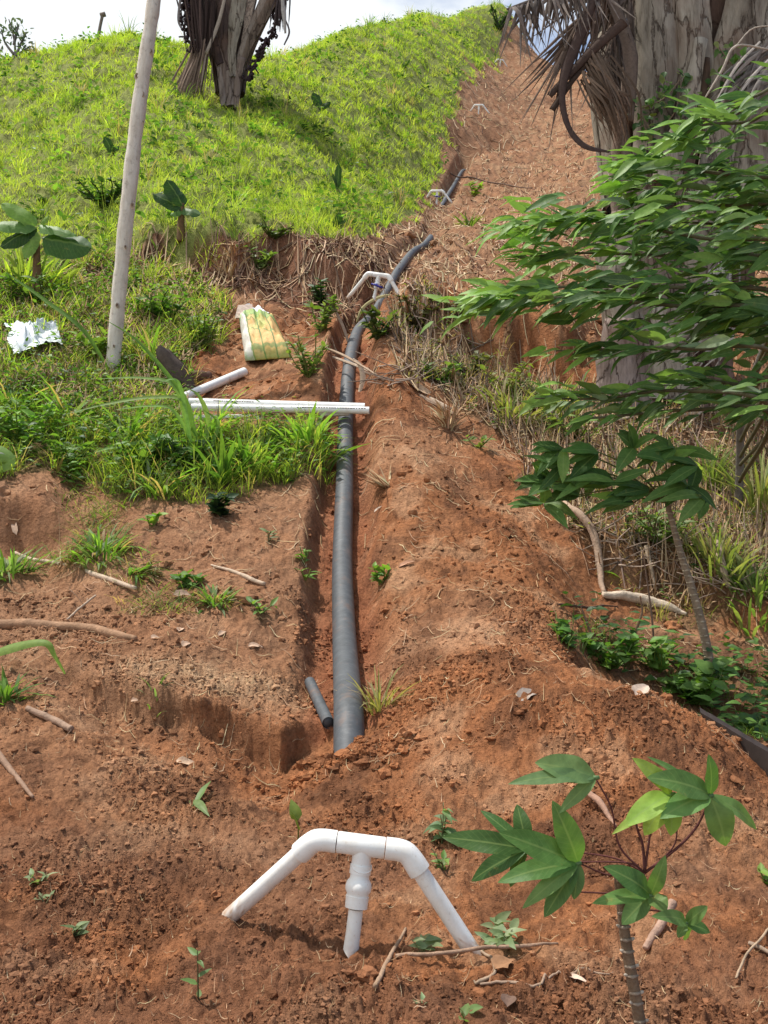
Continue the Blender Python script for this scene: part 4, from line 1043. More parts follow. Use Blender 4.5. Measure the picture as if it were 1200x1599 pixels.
# debris of fallen leaf pieces at its foot
FPL = ['pale dry frond strip just under the left side of the big palm trunk', 'pale dry frond strip lying steepest below the big palm trunk', 'thin dry frond strip between the two others at the right of the palm foot', 'broad pale dry frond strip reaching farthest left of the palm foot']
for i, (pts_, w) in enumerate((([(1150, 640), (1080, 655), (1000, 668)], 7), ([(1120, 600), (1070, 640), (1030, 700)], 6), ([(1160, 610), (1100, 650), (1060, 690)], 5), ([(1010, 655), (950, 668), (890, 672)], 8))):
    mb = MB(); q = [at(*p) + Vector((0, 0, .05)) for p in pts_]; ribbon(mb, q, [w * q[0].y / FPX] * 2 + [.004], (.42, .33, .24), (0, -.6, 1), .2, 14, .006, .1)
    tag(mb.build('fallen_frond_piece', M_DRY), FPL[i], 'dead leaf', 'frond strips at the palm foot')
# vine on the trunk
vb = P(1040, 330, YF - .1); lv = Leaves(); mb = MB()
for a, b, n in (((1000, 170), (1065, 120), 44), ((1065, 125), (1035, 200), 30), ((1120, 70), (1150, 110), 26), ((1000, 175), (1020, 215), 22), ((1135, 110), (1100, 170), 16), ((1020, 250), (1000, 180), 14)):
    pth = smooth_path([P(a[0], a[1], YF - .16), P((a[0]+b[0])/2 + 6, (a[1]+b[1])/2 + 8, YF - .2), P(b[0], b[1], YF - .16)], 12); mb.tube(pth, .005, 5, (.2, .15, .1))
    for i in range(n):
        p = pth[rng.integers(0, 12)] + rng.normal(0, .045, 3) * (1, .6, 1); lv.add(p, (rng.normal(), rng.normal(0, .5) - .3, rng.normal() - .4), (rng.normal(0, .4), -1, .5), rng.uniform(.045, .09), rng.uniform(.03, .06), .4, .2, tuple(colmix(1, DK + [(.16, .2, .06)], .2)[0]))
mb.build('vine_stem', M_WOOD, None).name = 'climbing_vine'
vine = bpy.data.objects['climbing_vine']; tag(vine, 'leafy green vine creeping over the grey trunk of the big palm', 'vine')
mb = MB(); lv.emit(mb, 'ovate', 5); mb.build('leaves', M_WEED, vine)
# bare pale twig in front of the trunk
mb = MB(); mb.tube(smooth_path([P(1100, 155, YF - .3), P(1128, 110, YF - .32), P(1150, 72, YF - .35), (P(1205, 78, YF - .35))], 16), [.006, .012, .011, .006], 7, (.42, .36, .30)); mb.tube(smooth_path([P(1150, 72, YF - .35), P(1175, 45, YF - .35), P(1210, 40, YF - .4)], 8), [.008, .004], 6, (.42, .36, .30))
tag(mb.build('bare_twig', M_WOOD), 'bleached bare twig caught against the big palm trunk', 'twig')

# ---- the far palm on the green hill
lb = at(359, 170); YL = lb.y
lpalm = thing('palm_tree', 'dark palm on the green hill, its short trunk flaring into a V', 'palm tree', lb)
mb = MB(); path = [P(359, 185, YL), P(359, 140, YL), P(357, 95, YL), P(356, 50, YL), P(356, -20, YL), P(356, -120, YL)]
mb.tube(smooth_path(path, 30), [pxm(v, YL) for v in (13.5, 14, 16, 22, 32, 40)], 22, (.12, .09, .075), rough=.06); mb.build('trunk', M_PALM, lpalm, origin=lb)
for i, (pxs, w, c) in enumerate((
    ([(352, 150), (346, 95), (322, 30), (296, -70)], [10, 22, 30, 26], (.16, .12, .10)), ([(358, 110), (350, 50), (338, -60)], [12, 26, 30], (.10, .07, .06)),
    ([(364, 120), (362, 70), (374, 0), (384, -80)], [10, 18, 26, 28], GREY), ([(370, 150), (378, 90), (404, 30), (436, -50)], [9, 18, 22, 20], (.19, .155, .13)),
    ([(374, 110), (392, 60), (424, 0), (456, -60)], [10, 16, 20, 18], (.12, .09, .07)), ([(345, 100), (328, 60), (306, 20), (282, -50)], [12, 26, 26, 20], (.06, .04, .035)),
    ([(362, 165), (360, 130), (356, 85)], [18, 20, 12], (.2, .16, .14)), ([(349, 165), (347, 135), (344, 105)], [8, 11, 10], (.22, .18, .16)), ([(370, 168), (371, 130), (378, 90)], [8, 10, 12], (.17, .13, .11)))):
    boot(lpalm, lb, pxs, YL - .28 - .02 * (i % 3), w, c, thick=.06, conv=.2)
for k in range(8):
    a = .2 + k * .39; d = np.array([math.cos(a), math.sin(a), 0]); mb = MB()
    ribbon(mb, [np.array(lb) + d * .24 + (0, 0, .3), np.array(lb) + d * .34 + (0, 0, 1.0), np.array(lb) + d * .75 + (0, 0, 2.0), np.array(lb) + d * 1.2 + (0, 0, 2.9)], [.2, .3, .3, .24], (.13, .10, .08), d, .2, 12, .05, .1); mb.build('leaf_base', M_PALM, lpalm, origin=lb)
def broom(n, top, bot, ts, bs, Y, col, wpx=1.8, nm='dry_skirt', root=lpalm, base=lb):
    mb = MB()
    for i in range(n):
        s = rng.normal(0, 1); a = (top[0] + s * ts, top[1] + rng.uniform(-12, 12)); b = (bot[0] + s * bs + rng.normal(0, 2), bot[1] + rng.uniform(-22, 6)); dy = rng.normal(0, .12)
        ribbon(mb, [P(*a, Y + dy), P((a[0] + b[0]) / 2 + rng.normal(0, 2), (a[1] + b[1]) / 2, Y + dy), P(*b, Y + dy)], [pxm(wpx, Y), pxm(wpx * 1.3, Y), .004], tuple(np.array(col) * rng.uniform(.55, 1.6)), (rng.normal(0, .5), -1, 0), .1, 6)
    return mb.build(nm, M_DRY, root, origin=base)
broom(170, (316, 72), (290, 168), 5, 11, YL - .3, (.20, .14, .105))
broom(90, (312, -10), (316, 95), 14, 8, YL - .35, (.055, .035, .03), 2.4)
broom(40, (440, -20), (433, 45), 5, 6, YL - .3, (.05, .035, .035), 2)
def cluster(pxs, n, spread, Y, nm='dried_flower_stalk'):
    mb = MB(); pts = smooth_path([P(a, b, Y) for a, b in pxs], 40); mb.tube(pts, .02, 6, DARKL)
    for i in range(n):
        p = pts[rng.integers(0, 40)] + rng.normal(0, pxm(spread, Y), 3) * (1, .6, .6); q = p + rng.normal(0, pxm(3.5, Y), 3)
        mb.tube([p, (p + q) / 2 + rng.normal(0, .01, 3), q], rng.uniform(.012, .03), 4, (.045, .03, .035))
    return mb.build(nm, M_DRY, lpalm, origin=lb)
cluster([(296, -20), (292, 30), (305, 80)], 150, 6, YL - .4); cluster([(442, -20), (430, 40), (408, 80), (388, 122)], 150, 3.6, YL - .3)
for pxs, w, c in (([(352, -5), (340, 40), (322, 84)], [5, 6, 5], (.33, .27, .22)), ([(436, -30), (443, 15), (446, 52)], [6, 8, 3], (.36, .33, .31)), ([(446, 30), (452, 50), (444, 70)], [2, 3, 2], (.1, .08, .08)), ([(283, -10), (279, 30), (286, 48)], [4, 4, 3], (.2, .17, .16)), ([(322, 84), (318, 110), (314, 135)], [3, 3, 1], (.3, .24, .18))):
    mb = MB(); ribbon(mb, [P(a, b, YL - .5) for a, b in pxs], [pxm(v, YL) for v in w], c, (0, -1, .2), .2, 16, .01); mb.build('dead_strap', M_DRY, lpalm, origin=lb)

# ================================================================== the leafy tree on the right
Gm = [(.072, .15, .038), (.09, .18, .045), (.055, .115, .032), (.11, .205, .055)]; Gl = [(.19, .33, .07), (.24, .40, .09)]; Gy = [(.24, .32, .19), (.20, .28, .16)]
tb = at(1153, 800); YT = tb.y
tree = thing('leafy_tree', 'leafy green young tree at the right edge, branches of pointed leaves blown left', 'tree', tb)
mb = MB(); tp = [(1153, 806, YT), (1156, 720, YT - .1), (1160, 640, YT - .3), (1195, 540, YT - .6), (1235, 420, YT - .8), (1250, 250, YT - 1.0), (1240, 80, YT - 1.1)]
tpts = smooth_path([P(*a) for a in tp], 40); mb.tube(tpts, [.030, .026, .024, .024, .02, .016, .01], 12, (.16, .14, .12)); mb.build('trunk', M_WOOD, tree, origin=tb)
BR = [([(1238, 170), (1170, 190), (1100, 195), (1062, 215)], 34, 95, 4.0, .30), ([(1245, 130), (1180, 150), (1120, 170)], 26, 40, 4.2, .1),
      ([(1248, 300), (1150, 275), (1040, 262), (962, 258)], 32, 135, 4.1, .12), ([(1245, 330), (1120, 320), (1020, 300), (970, 290)], 26, 90, 4.3, .1),
      ([(1240, 400), (1100, 372), (920, 345), (790, 352)], 34, 230, 3.9, .05), ([(1240, 420), (1080, 402), (920, 395), (812, 402)], 24, 150, 4.1, .05),
      ([(1235, 360), (1120, 350), (1020, 345)], 34, 80, 4.3, 0),
      ([(1225, 500), (1060, 478), (860, 465), (705, 478)], 26, 230, 3.85, .05), ([(1225, 470), (1080, 450), (900, 448), (760, 455)], 20, 130, 4.0, .05),
      ([(1210, 560), (1080, 545), (960, 545), (868, 548)], 13, 70, 3.9, .1), ([(1215, 600), (1150, 600), (1100, 590), (1060, 585)], 20, 50, 4.1, .0),
      ([(1205, 640), (1060, 610), (940, 622), (836, 622)], 17, 105, 3.9, .1), ([(1205, 650), (1080, 640), (960, 650), (900, 655)], 10, 40, 4.0, .1),
      ([(1230, 560), (1190, 480), (1120, 430)], 30, 60, 4.2, 0), ([(1230, 640), (1190, 620), (1140, 600)], 22, 36, 4.1, 0), ([(1232, 520), (1150, 510), (1060, 500)], 26, 80, 4.2, 0), ([(1236, 300), (1180, 310), (1100, 320)], 40, 70, 4.3, 0)]
for bi, (path, spread, nl, Y, t0) in enumerate(BR):
    mb = MB(); pts3 = [P(a, b, Y + .12 * math.sin(i * 2 + bi)) for i, (a, b) in enumerate(path)]
    # join each branch to the trunk
    j = int(np.argmin(np.abs(tpts[:, 2] - (pts3[0][2] - .15)))); pth = smooth_path([tpts[j]] + pts3, 60); mb.tube(pth, [.012, .010, .007, .003], 7, (.13, .12, .07))
    br = mb.build('branch', M_WOOD, tree, origin=tb)
    lv = Leaves()
    Ltip = pth[-1]
    for i in range(int(nl * .92)):
        t = rng.uniform(.2, 1) ** .8; k = int(t * 59); p = pth[k]; s = (1.05 - .55 * t) if t > .6 else 1
        spp = pxm(spread, Y)
        o_ = np.array([rng.normal(0, .05), rng.normal(0, .10), rng.normal(0, .50) * spp * s])
        L = rng.uniform(.10, .19) * (1.0 if t < .9 else .85); sgn = np.sign(o_[2])
        d = (-1, rng.normal(-.1, .35), rng.normal(.0, .32) + sgn * .12 - .06)
        nn = (rng.normal(-.1, .35), rng.normal(-.45, .35), rng.uniform(.5, 1))
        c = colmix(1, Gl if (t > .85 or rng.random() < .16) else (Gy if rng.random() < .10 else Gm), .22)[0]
        if rng.random() < .10: nn = (nn[0], -1.1, .1)
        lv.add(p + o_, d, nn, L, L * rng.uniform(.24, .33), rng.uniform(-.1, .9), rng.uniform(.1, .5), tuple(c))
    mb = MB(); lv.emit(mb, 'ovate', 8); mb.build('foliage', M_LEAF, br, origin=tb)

# ================================================================== cassava plants
def palmate(lv, hub, tips, Y, dY=.0, cols=Gm, nrm=(0, -.75, .65), droop=.7, fold=.18):
    """tips: (tip px, tip py, width px[, base px, base py])"""
    for k, tpp in enumerate(tips):
        b = tpp[3:5] if len(tpp) > 3 else hub
        B = P(b[0], b[1], Y); T = P(tpp[0], tpp[1], Y + dY + rng.normal(0, .02)); d = T - B; L = np.linalg.norm(d)
        n = (nrm[0] + rng.normal(0, .2), nrm[1] + rng.normal(0, .15), nrm[2] + rng.normal(0, .15))
        dn = np.array(n) / np.linalg.norm(n); dr = droop * rng.uniform(.3, 1.3)
        d2 = d + dn * dr * L * .5
        lv.add(B, d2, n, L * 1.04, pxm(tpp[2], Y) * 1.08, dr, fold, tuple(colmix(1, cols, .12)[0]))
cb = at(1004, 1640); YC = max(1.42, cb.y); cb = Vector(P(1004, 1640, YC))
cas = thing('cassava_plant', 'young cassava plant in the right foreground with red stalks and one yellow green leaf', 'cassava plant', cb)
mb = MB(); sp_ = [P(1008, 1680, YC), P(1000, 1600, YC), P(986, 1520, YC), (P(975, 1450, YC)), P(967, 1368, YC)]
spt = smooth_path(sp_, 60); mb.tube(spt, [.0112, .0100, .0094, .0088, .0086], 16, (.17, .115, .075), rough=.06)
for k in range(11):
    i = 8 + k * 4 + int(rng.integers(0, 2)); p = spt[i]; a = k * 2.4; r_ = np.array([math.cos(a), math.sin(a) * .5 - .5, 0]); 
    mb.tube([p + np.array([-.009, -.004, 0]), p + np.array([-.002, -.0112, .002]) , p + np.array([.0095, -.004, .001])], [.0022, .0032, .0022], 6, (.27, .21, .16)); q = p + np.array([.0085 * (-1) ** k, -.004, .001]); mb.tube([q, q + np.array([.0045 * (-1) ** k, -.002, .003])], [.0035, .0018], 6, (.40, .34, .28))
mb.build('stem', M_WOOD, cas, origin=cb)
mb = MB(); mb.tube([P(967, 1370, YC), P(963, 1362, YC)], [.0086, .005], 12, (.5, .46, .38)); mb.build('cut_end', M_WOOD, cas, origin=cb)
mb = MB(); J = (1007, 1363); RED = (.11, .038, .034)
def pet(pxs, r=.0022, dY=0): mb.tube(smooth_path([P(a, b, YC + dY * k / len(pxs)) for k, (a, b) in enumerate(pxs)], 16), [r * .85, r * .6], 8, RED)
pet([(973, 1405), (990, 1385), J], .0045); pet([J, (1060, 1322), (1090, 1288), (1109, 1245)], .003); pet([J, (1004, 1320), (996, 1296), (990, 1270)], .003); pet([J, (1013, 1320), (1020, 1290), (1050, 1250)], .0026)
pet([J, (990, 1350), (962, 1346), (905, 1346)], .0022); pet([J, (960, 1340), (890, 1330), (824, 1326)], .002, .06); pet([J, (968, 1322), (955, 1262), (931, 1216)], .0022); pet([J, (985, 1362), (950, 1366), (905, 1348)], .0022); pet([J, (1030, 1345), (1054, 1318), (1058, 1280)], .002)
pet([(978, 1400), (1000, 1398), (1016, 1398)], .002); pet([(985, 1420), (1040, 1424), (1072, 1442)], .002); pet([(968, 1396), (930, 1394), (890, 1392)], .002)
mb.build('leaf_stalk', M_WOOD, cas, origin=cb)
CG = [(.11, .215, .06), (.09, .18, .05), (.14, .25, .075)]; CY = [(.26, .42, .07), (.30, .45, .08)]; CP = [(.16, .27, .10)]
leafsets = [
 ((903, 1348), [(783, 1301, 40), (780, 1374, 32), (851, 1431, 30), (873, 1262, 38), (819, 1414, 24), (897, 1404, 22)], CG, -.02, None),
 ((824, 1326), [(735, 1374, 28), (692, 1307, 32), (752, 1266, 20), (808, 1256, 26), (792, 1386, 22)], [(.055, .13, .032), (.05, .115, .03)], .03, None),
 ((931, 1214), [(797, 1222, 24), (838, 1190, 42), (875, 1268, 20)], CP, -.02, 'pale'),
 ((1050, 1240), [(998, 1184, 26), (976, 1288, 34), (1008, 1302, 34), (957, 1302, 16), (1048, 1304, 30)], CY, -.02, 'yellow green young leaf'),
 ((1109, 1242), [(1022, 1210, 40), (1035, 1274, 38), (1115, 1184, 24), (1133, 1319, 42), (1180, 1294, 24), (1012, 1182, 16)], CG, -.02, None),
 ((1016, 1398), [(966, 1352, 34), (928, 1408, 22), (972, 1443, 30), (1036, 1355, 22), (1041, 1421, 30)], CG, -.03, None),
 ((1072, 1442), [(1040, 1424, 22), (1102, 1416, 20), (1109, 1455, 18), (1074, 1470, 18), (1059, 1464, 14)], CG, -.01, None)]
for hub, tips, cols, dY, lab in leafsets:
    lv = Leaves(); palmate(lv, hub, tips, YC - .01, dY, cols); mb = MB(); hp_ = P(hub[0], hub[1], YC - .01); mb.tube([hp_ + (-.005, 0, 0), hp_ + (0, -.001, 0), hp_ + (.005, 0, 0)], .0035, 8, cols[0]); lv.emit(mb, 'ellip', 18); o = mb.build('leaf', M_LEAF, cas, origin=cb)
    if lab: o['label'] = 'yellow green young leaf' if cols is CY else 'pale green leaf seen from below'
# tall cassava behind the heap
kb = at(1114, 1085); YK = kb.y
cas2 = thing('cassava_plant', 'taller cassava with a ringed bare stem behind the soil heap on the right', 'cassava plant', kb)
mb = MB(); kp = smooth_path([P(1116, 1095, YK), P(1104, 1010, YK), P(1084, 930, YK), P(1062, 860, YK), P(1042, 785, YK)], 90)
mb.tube(kp, [pxm(7.5, YK), pxm(7, YK), pxm(5.5, YK), pxm(4, YK)], 12, (.24, .18, .125))
for i in range(3, 86, 3):
    p = kp[i]; r_ = pxm(7.5 - 3.5 * i / 90, YK); s = (-1) ** i
    mb.tube([p + (-r_ * 1.05, -r_ * .3, .003 * s), p + (0, -r_ * 1.15, 0), p + (r_ * 1.05, -r_ * .3, -.003 * s)], [.003, .005, .003], 5, (.40, .33, .24))
mb.build('stem', M_WOOD, cas2, origin=kb)
mb = MB(); hubs = [(878, 728), (935, 706), (990, 700), (1040, 722), (905, 772), (960, 752), (1014, 764), (1075, 758), (862, 752), (1090, 728), (930, 745), (1055, 700), (990, 785), (880, 700), (1100, 775), (850, 785)]
for h in hubs: mb.tube(smooth_path([kp[-1], P((h[0] + 1042) / 2, (h[1] + 785) / 2 - 14, YK - .05), P(h[0], h[1], YK - .1)], 10), [.005, .003], 6, (.14, .16, .06))
mb.build('leaf_stalk', M_WOOD, cas2, origin=kb)
for h in hubs:
    lv = Leaves()
    for k in range(6):
        a = math.pi + rng.normal(0, 1.0) if k < 5 else rng.uniform(0, 6.3); L = rng.uniform(42, 78)
        palmate(lv, h, [(h[0] + math.cos(a) * L, h[1] - math.sin(a) * L * .6 + 8, rng.uniform(14, 24))], YK - .1 + rng.normal(0, .05), -.08, Gm + Gl[:1] if rng.random() < .25 else Gm)
    mb = MB(); lv.emit(mb, 'lance', 8); mb.build('leaf', M_LEAF, cas2, origin=kb)
#END_PART4
# ================================================================== banana plants
def banana(name, label, stem_px, leaves, Y, col, stem_w=10, group=None):
    b = at(*stem_px[0]) if Y is None else Vector(P(*stem_px[0], Y)); Yb = b.y
    root = thing(name, label, 'banana plant', b, group)
    mb = MB(); mb.tube(smooth_path([P(a, c, Yb) for a, c in stem_px], 14), [pxm(stem_w, Yb), pxm(stem_w * .45, Yb)], 10, (.15, .09, .04)); mb.build('stem', M_WOOD, root, origin=b)
    for (bx, by, tx, ty, w, nrm, droop, fold, c) in leaves:
        lv = Leaves(); B = P(bx, by, Yb - .02); T = P(tx, ty, Yb - .08); d = T - B; L = np.linalg.norm(d); n = np.array(nrm, float); n /= np.linalg.norm(n)
        lv.add(B, d + n * droop * L * .5, nrm, L * 1.06, pxm(w, Yb), droop, fold, c); mb = MB(); lv.emit(mb, 'strap', 16)
        mb.V[-1] += .012 * rng.normal(0, .25, mb.V[-1].shape); mb.build('leaf', M_LEAF, root, origin=b)
    return root
BG = (.13, .25, .055); BD = (.035, .08, .022); BL = (.20, .33, .07)
banana('banana_plant', 'broad leaved banana plant at the left edge with one leaf folded down', [(60, 470), (58, 420), (58, 372)],
       [(58, 356, -24, 350, 38, (.1, -.6, .8), .9, -.6, BG), (58, 356, 2, 385, 26, (.1, -1, .3), .4, -.5, BD), (58, 352, 4, 318, 26, (.2, -.9, .4), .5, -.2, BL), (60, 352, 118, 366, 24, (0, -.5, .9), .6, -.9, BG),
        (66, 372, 140, 386, 44, (.1, -1, .3), .35, -.6, (.05, .12, .03)), (56, 362, 40, 402, 22, (0, -1, .3), .2, -.3, BL), (64, 350, 76, 338, 10, (0, -1, .2), .2, -.4, BL)], 8.3, BG, 9)
banana('banana_plant', 'small banana plant with three dark leaves standing on the cut bank under the hill', [(284, 378), (283, 350), (285, 318)],
       [(287, 322, 262, 282, 30, (.6, -.8, .2), .15, -.3, BD), (286, 326, 240, 303, 24, (.2, -.9, .4), .3, -.3, BD), (286, 326, 311, 334, 20, (0, -.7, .6), .9, -.5, (.08, .15, .05)), (284, 328, 268, 336, 14, (0, -.7, .6), .6, -.5, BG)], None, BG, 8)
for lab, sx_, sy_, lf_ in (
    ('tiny dark leaved banana sucker in the grass behind the pale pole, highest on the left', 178, 240, [(177, 238, 164, 214, 15), (177, 238, 186, 228, 8)]),
    ('tiny dark leaved banana sucker in the grass right of the far palm', 503, 172, [(502, 170, 490, 145, 17), (502, 170, 516, 160, 10), (502, 170, 488, 164, 9)]),
    ('tiny banana sucker left of the upper pipe with a single upright dark leaf', 527, 300, [(527, 296, 530, 255, 11), (527, 290, 520, 272, 6)]),
    ('lowest tiny banana sucker by the grass edge above the dark bank', 527, 362, [(527, 358, 530, 333, 14), (527, 352, 540, 345, 8), (527, 354, 516, 346, 8)])):
    banana('banana_sucker', lab, [(sx_, sy_), (sx_, sy_ - 4), (sx_, sy_ - 8)], [(a, b, c, d, w, (.3, -.9, .3), .2, -.2, BD) for a, b, c, d, w in lf_], None, BG, 2.5, 'banana suckers in the hill grass')

# ================================================================== logs, branches, sticks
def log(name, label, cat, pxs, w, col, lift=.4, mat_=None, group=None, rough=.05, up=None, twigs=0, ns=40):
    """branch lying on the ground along photo pixels; w = widths in px"""
    pts = [at(a, b) for a, b in pxs]; k = ns; pth = smooth_path(pts, k); ww = np.interp(np.linspace(0, 1, k), np.linspace(0, 1, len(w)), w) * pth[:, 1] / FPX * .5
    h = H(pth[:, 0], pth[:, 1]); kern = np.ones(7) / 7; h = np.maximum(np.convolve(np.pad(h, 3, mode='edge'), kern, 'valid'), h - ww * .5)
    if cat == 'stick':
        line = np.interp(np.arange(k), [0, k - 1], [h[2], h[-3]]); line = line + np.clip((h - line).max(), 0, .03) * .6; h = h * .3 + line * .7
        tq = np.linspace(0, 1, k)[:, None]; pth[:, :2] = pth[:, :2] * .45 + (pth[:1, :2] * (1 - tq) + pth[-1:, :2] * tq) * .55
    pth[:, 2] = h + ww * lift
    if up is not None: pth[:, 2] += np.interp(np.linspace(0, 1, k), np.linspace(0, 1, len(up)), up)
    pth += np.stack([noise2(pth[:, 1] * 9, pth[:, 0] * 9, 6), 0 * ww, 0 * ww], 1) * ww[:, None] * (.15 if cat == 'stick' else .5)
    mb = MB(); mb.tube(pth, ww, 10 if max(w) > 5 else 6, col, rough=rough)
    for i in range(twigs):
        p = pth[rng.integers(5, k - 3)]; q = p + rng.normal(0, 1, 3) * (.05, .03, .02) + (0, 0, .02); mb.tube([p, (p+q)/2 + (0, 0, .006), q], [ww.mean() * .4, .001], 5, col)
    return tag(mb.build(name, mat_ or M_WOOD), label, cat, group)
WD = (.34, .20, .12); WP = (.50, .38, .28); WG = (.27, .20, .15)
log('branch', 'thick brown branch lying level at the left edge above the ledge', 'branch', [(-60, 978), (0, 980), (60, 978), (130, 982), (180, 992), (212, 1000)], [17, 17, 16, 15, 14, 8], WD)
log('stick', 'long straight pale stick slanting down to the right on the left slope', 'stick', [(24, 862), (90, 882), (150, 900), (212, 930)], [5, 7, 8, 7], WP, .6)
log('stick', 'short pale stick lying left of the trench beside the small weeds', 'stick', [(330, 884), (362, 892), (385, 902), (414, 917)], [3, 5, 7, 6], WP, .6)
log('stick', 'stub of grey brown stick at the left edge below the ledge', 'stick', [(42, 1108), (70, 1122), (112, 1146)], [8, 11, 11], (.36, .24, .17), .5)
log('stick', 'thin dark stick poking in at the left edge of the foreground soil', 'stick', [(-10, 1170), (15, 1205), (52, 1250)], [11, 9, 5], (.30, .19, .13), .6)
log('root', 'barkless pale root bending down the right bank', 'root', [(878, 795), (900, 822), (925, 850), (936, 885), (938, 915), (945, 930)], [9, 11, 13, 12, 9, 7], (.40, .28, .20), .6, up=[.05, .08, .05, .02, .0])
log('branch', 'pale stripped branch end lying across the foot of the right bank', 'branch', [(942, 930), (975, 936), (1010, 942), (1045, 952), (1072, 960)], [10, 16, 17, 14, 5], (.62, .50, .38), .6)
log('stick', 'dark crooked twig lying on the bare soil left of the pale branch', 'stick', [(855, 944), (900, 952), (940, 953), (965, 950)], [3, 5, 4, 2], (.12, .07, .05), .6)
log('stick', 'straight twig standing slanted in front of the large pipe stand', 'stick', [(586, 1548), (606, 1505), (634, 1452)], [8, 7, 4], (.36, .24, .16), .7)
log('stick', 'long thin twig lying right of the foot of the large pipe stand', 'stick', [(618, 1498), (680, 1504), (760, 1500), (820, 1490), (872, 1476)], [6, 6, 6, 6, 3], (.34, .22, .15), .7, up=[.0, .004, .008, .004, 0])
log('stick', 'curly dry vine coiled beside the right leg of the large pipe stand', 'vine', [(745, 1478), (768, 1500), (772, 1522), (748, 1535), (740, 1532)], [4, 5, 5, 6, 2], (.36, .26, .18), .8)
log('stick', 'wavy dry root lying left of the cassava stem', 'root', [(750, 1542), (800, 1540), (836, 1542), (870, 1522), (905, 1512), (958, 1520)], [4, 5, 5, 4, 4, 2], (.36, .25, .18), .8)
log('stick', 'stubby pinkish brown stick stuck in the soil right of the cassava stem', 'stick', [(1008, 1492), (1028, 1465), (1052, 1440)], [10, 13, 14], (.42, .27, .20), .8, up=[0, .01, .03])
log('stick', 'splintered stick with a pale broken end behind the cassava leaves', 'stick', [(915, 1248), (935, 1268), (962, 1296)], [9, 11, 5], (.34, .20, .14), .8, up=[.02, .02, 0])
log('stick', 'curved thin twig at the right edge of the foreground soil', 'stick', [(1150, 1540), (1162, 1490), (1200, 1450), (1215, 1430)], [4, 4, 4, 4], (.42, .30, .2), .8)
log('stick', 'short broken twig entering at the lower right edge', 'stick', [(1170, 1478), (1200, 1495), (1230, 1505)], [7, 7, 7], (.36, .26, .19), .8)
log('stick', 'pale straight stick on the dug soil right of the thin plant', 'stick', [(1020, 1060), (1040, 1075)], [4, 3], WP, .8)
log('stick', 'long dead stick lying diagonally on the far bare slope', 'stick', [(700, 262), (745, 272), (790, 285), (832, 300)], [2.4, 2.4, 2, 1.4], (.13, .08, .06), 1)
log('stick', 'dead stick on the far slope close to the big palm trunk', 'stick', [(905, 285), (930, 296), (952, 306)], [2.4, 2.2, 1.5], (.13, .08, .06), 1)
log('stick', 'forked dry twig standing on the soil below the long straight stick', 'stick', [(104, 972), (126, 958), (150, 950)], [3, 4, 3], WP, .8, up=[.0, .02, .05], twigs=3)
def stalk(label, a, b, up, w, col):
    A = at(*a) + Vector((0, 0, up)); B = at(*b) + Vector((0, 0, .03)); mb = MB(); k = A.y / FPX
    ribbon(mb, [A, A.lerp(B, .35) + Vector((0, 0, .02)), A.lerp(B, .7) + Vector((0, 0, .015)), B], [pxm(v, A.y) for v in w], col, (0, -.8, .6), .3, 20, .01, .1)
    return tag(mb.build('frond_stalk', M_DRY), label, 'frond stalk')
stalk('long pale frond stalk crossing the trench just above the white pipes', (520, 576), (705, 645), .10, (3, 7, 8, 4), (.50, .38, .28))
stalk('second frond stalk lying just below the long pale one right of the trench', (565, 604), (715, 655), .12, (3, 6, 7, 4), (.34, .24, .17))
stalk('short thin frond stalk resting over the trench above the long pale one', (505, 560), (600, 600), .10, (2, 4, 3, 2), (.42, .30, .21))
log('dead_branch', 'pale crooked dry stem standing at the foot of the right bank', 'stem', [(1010, 880), (1016, 905), (1024, 930)], [8, 6, 4], (.45, .35, .25), 1, up=[.08, .06, .02], twigs=4)
log('dead_branch', 'grey stub leaning in the brush right of the ringed stem', 'stem', [(1120, 878), (1128, 905), (1138, 930)], [10, 12, 8], (.36, .27, .19), 1, up=[.1, .06, .02], twigs=3)
# curved strap hanging over the pipe, arching reed above it
def arch(name, label, cat, pxs, w, col, conv=.2):
    Yb = at(*pxs[0][:2]).y; mb = MB(); ribbon(mb, [P(a[0], a[1], Yb + (a[2] if len(a) > 2 else 0)) for a in pxs], [pxm(v, Yb) for v in w], col, (0, -1, .3), conv, 24, .004, .05)
    return tag(mb.build(name, M_DRY), label, cat)
arch('dry_strap', 'pale curved dry strap standing over the pipe behind the white pipes', 'dead leaf', [(562, 612), (567, 590), (562, 570), (552, 560)], [5, 9, 7, 2], (.62, .47, .34))
arch('arching_reed', 'greenish dry reed arching over the pipe below the second pipe stand', 'reed', [(556, 510), (566, 482), (588, 466), (612, 462), (622, 480), (618, 505), (612, 520)], [4, 5, 5, 5, 4, 4, 2], (.40, .36, .18))
arch('dry_strap', 'thin dry reed leaning across the dark pit left of the pipe', 'dead leaf', [(548, 545), (536, 510), (522, 480), (520, 470)], [4, 5, 4, 2], (.36, .26, .19))
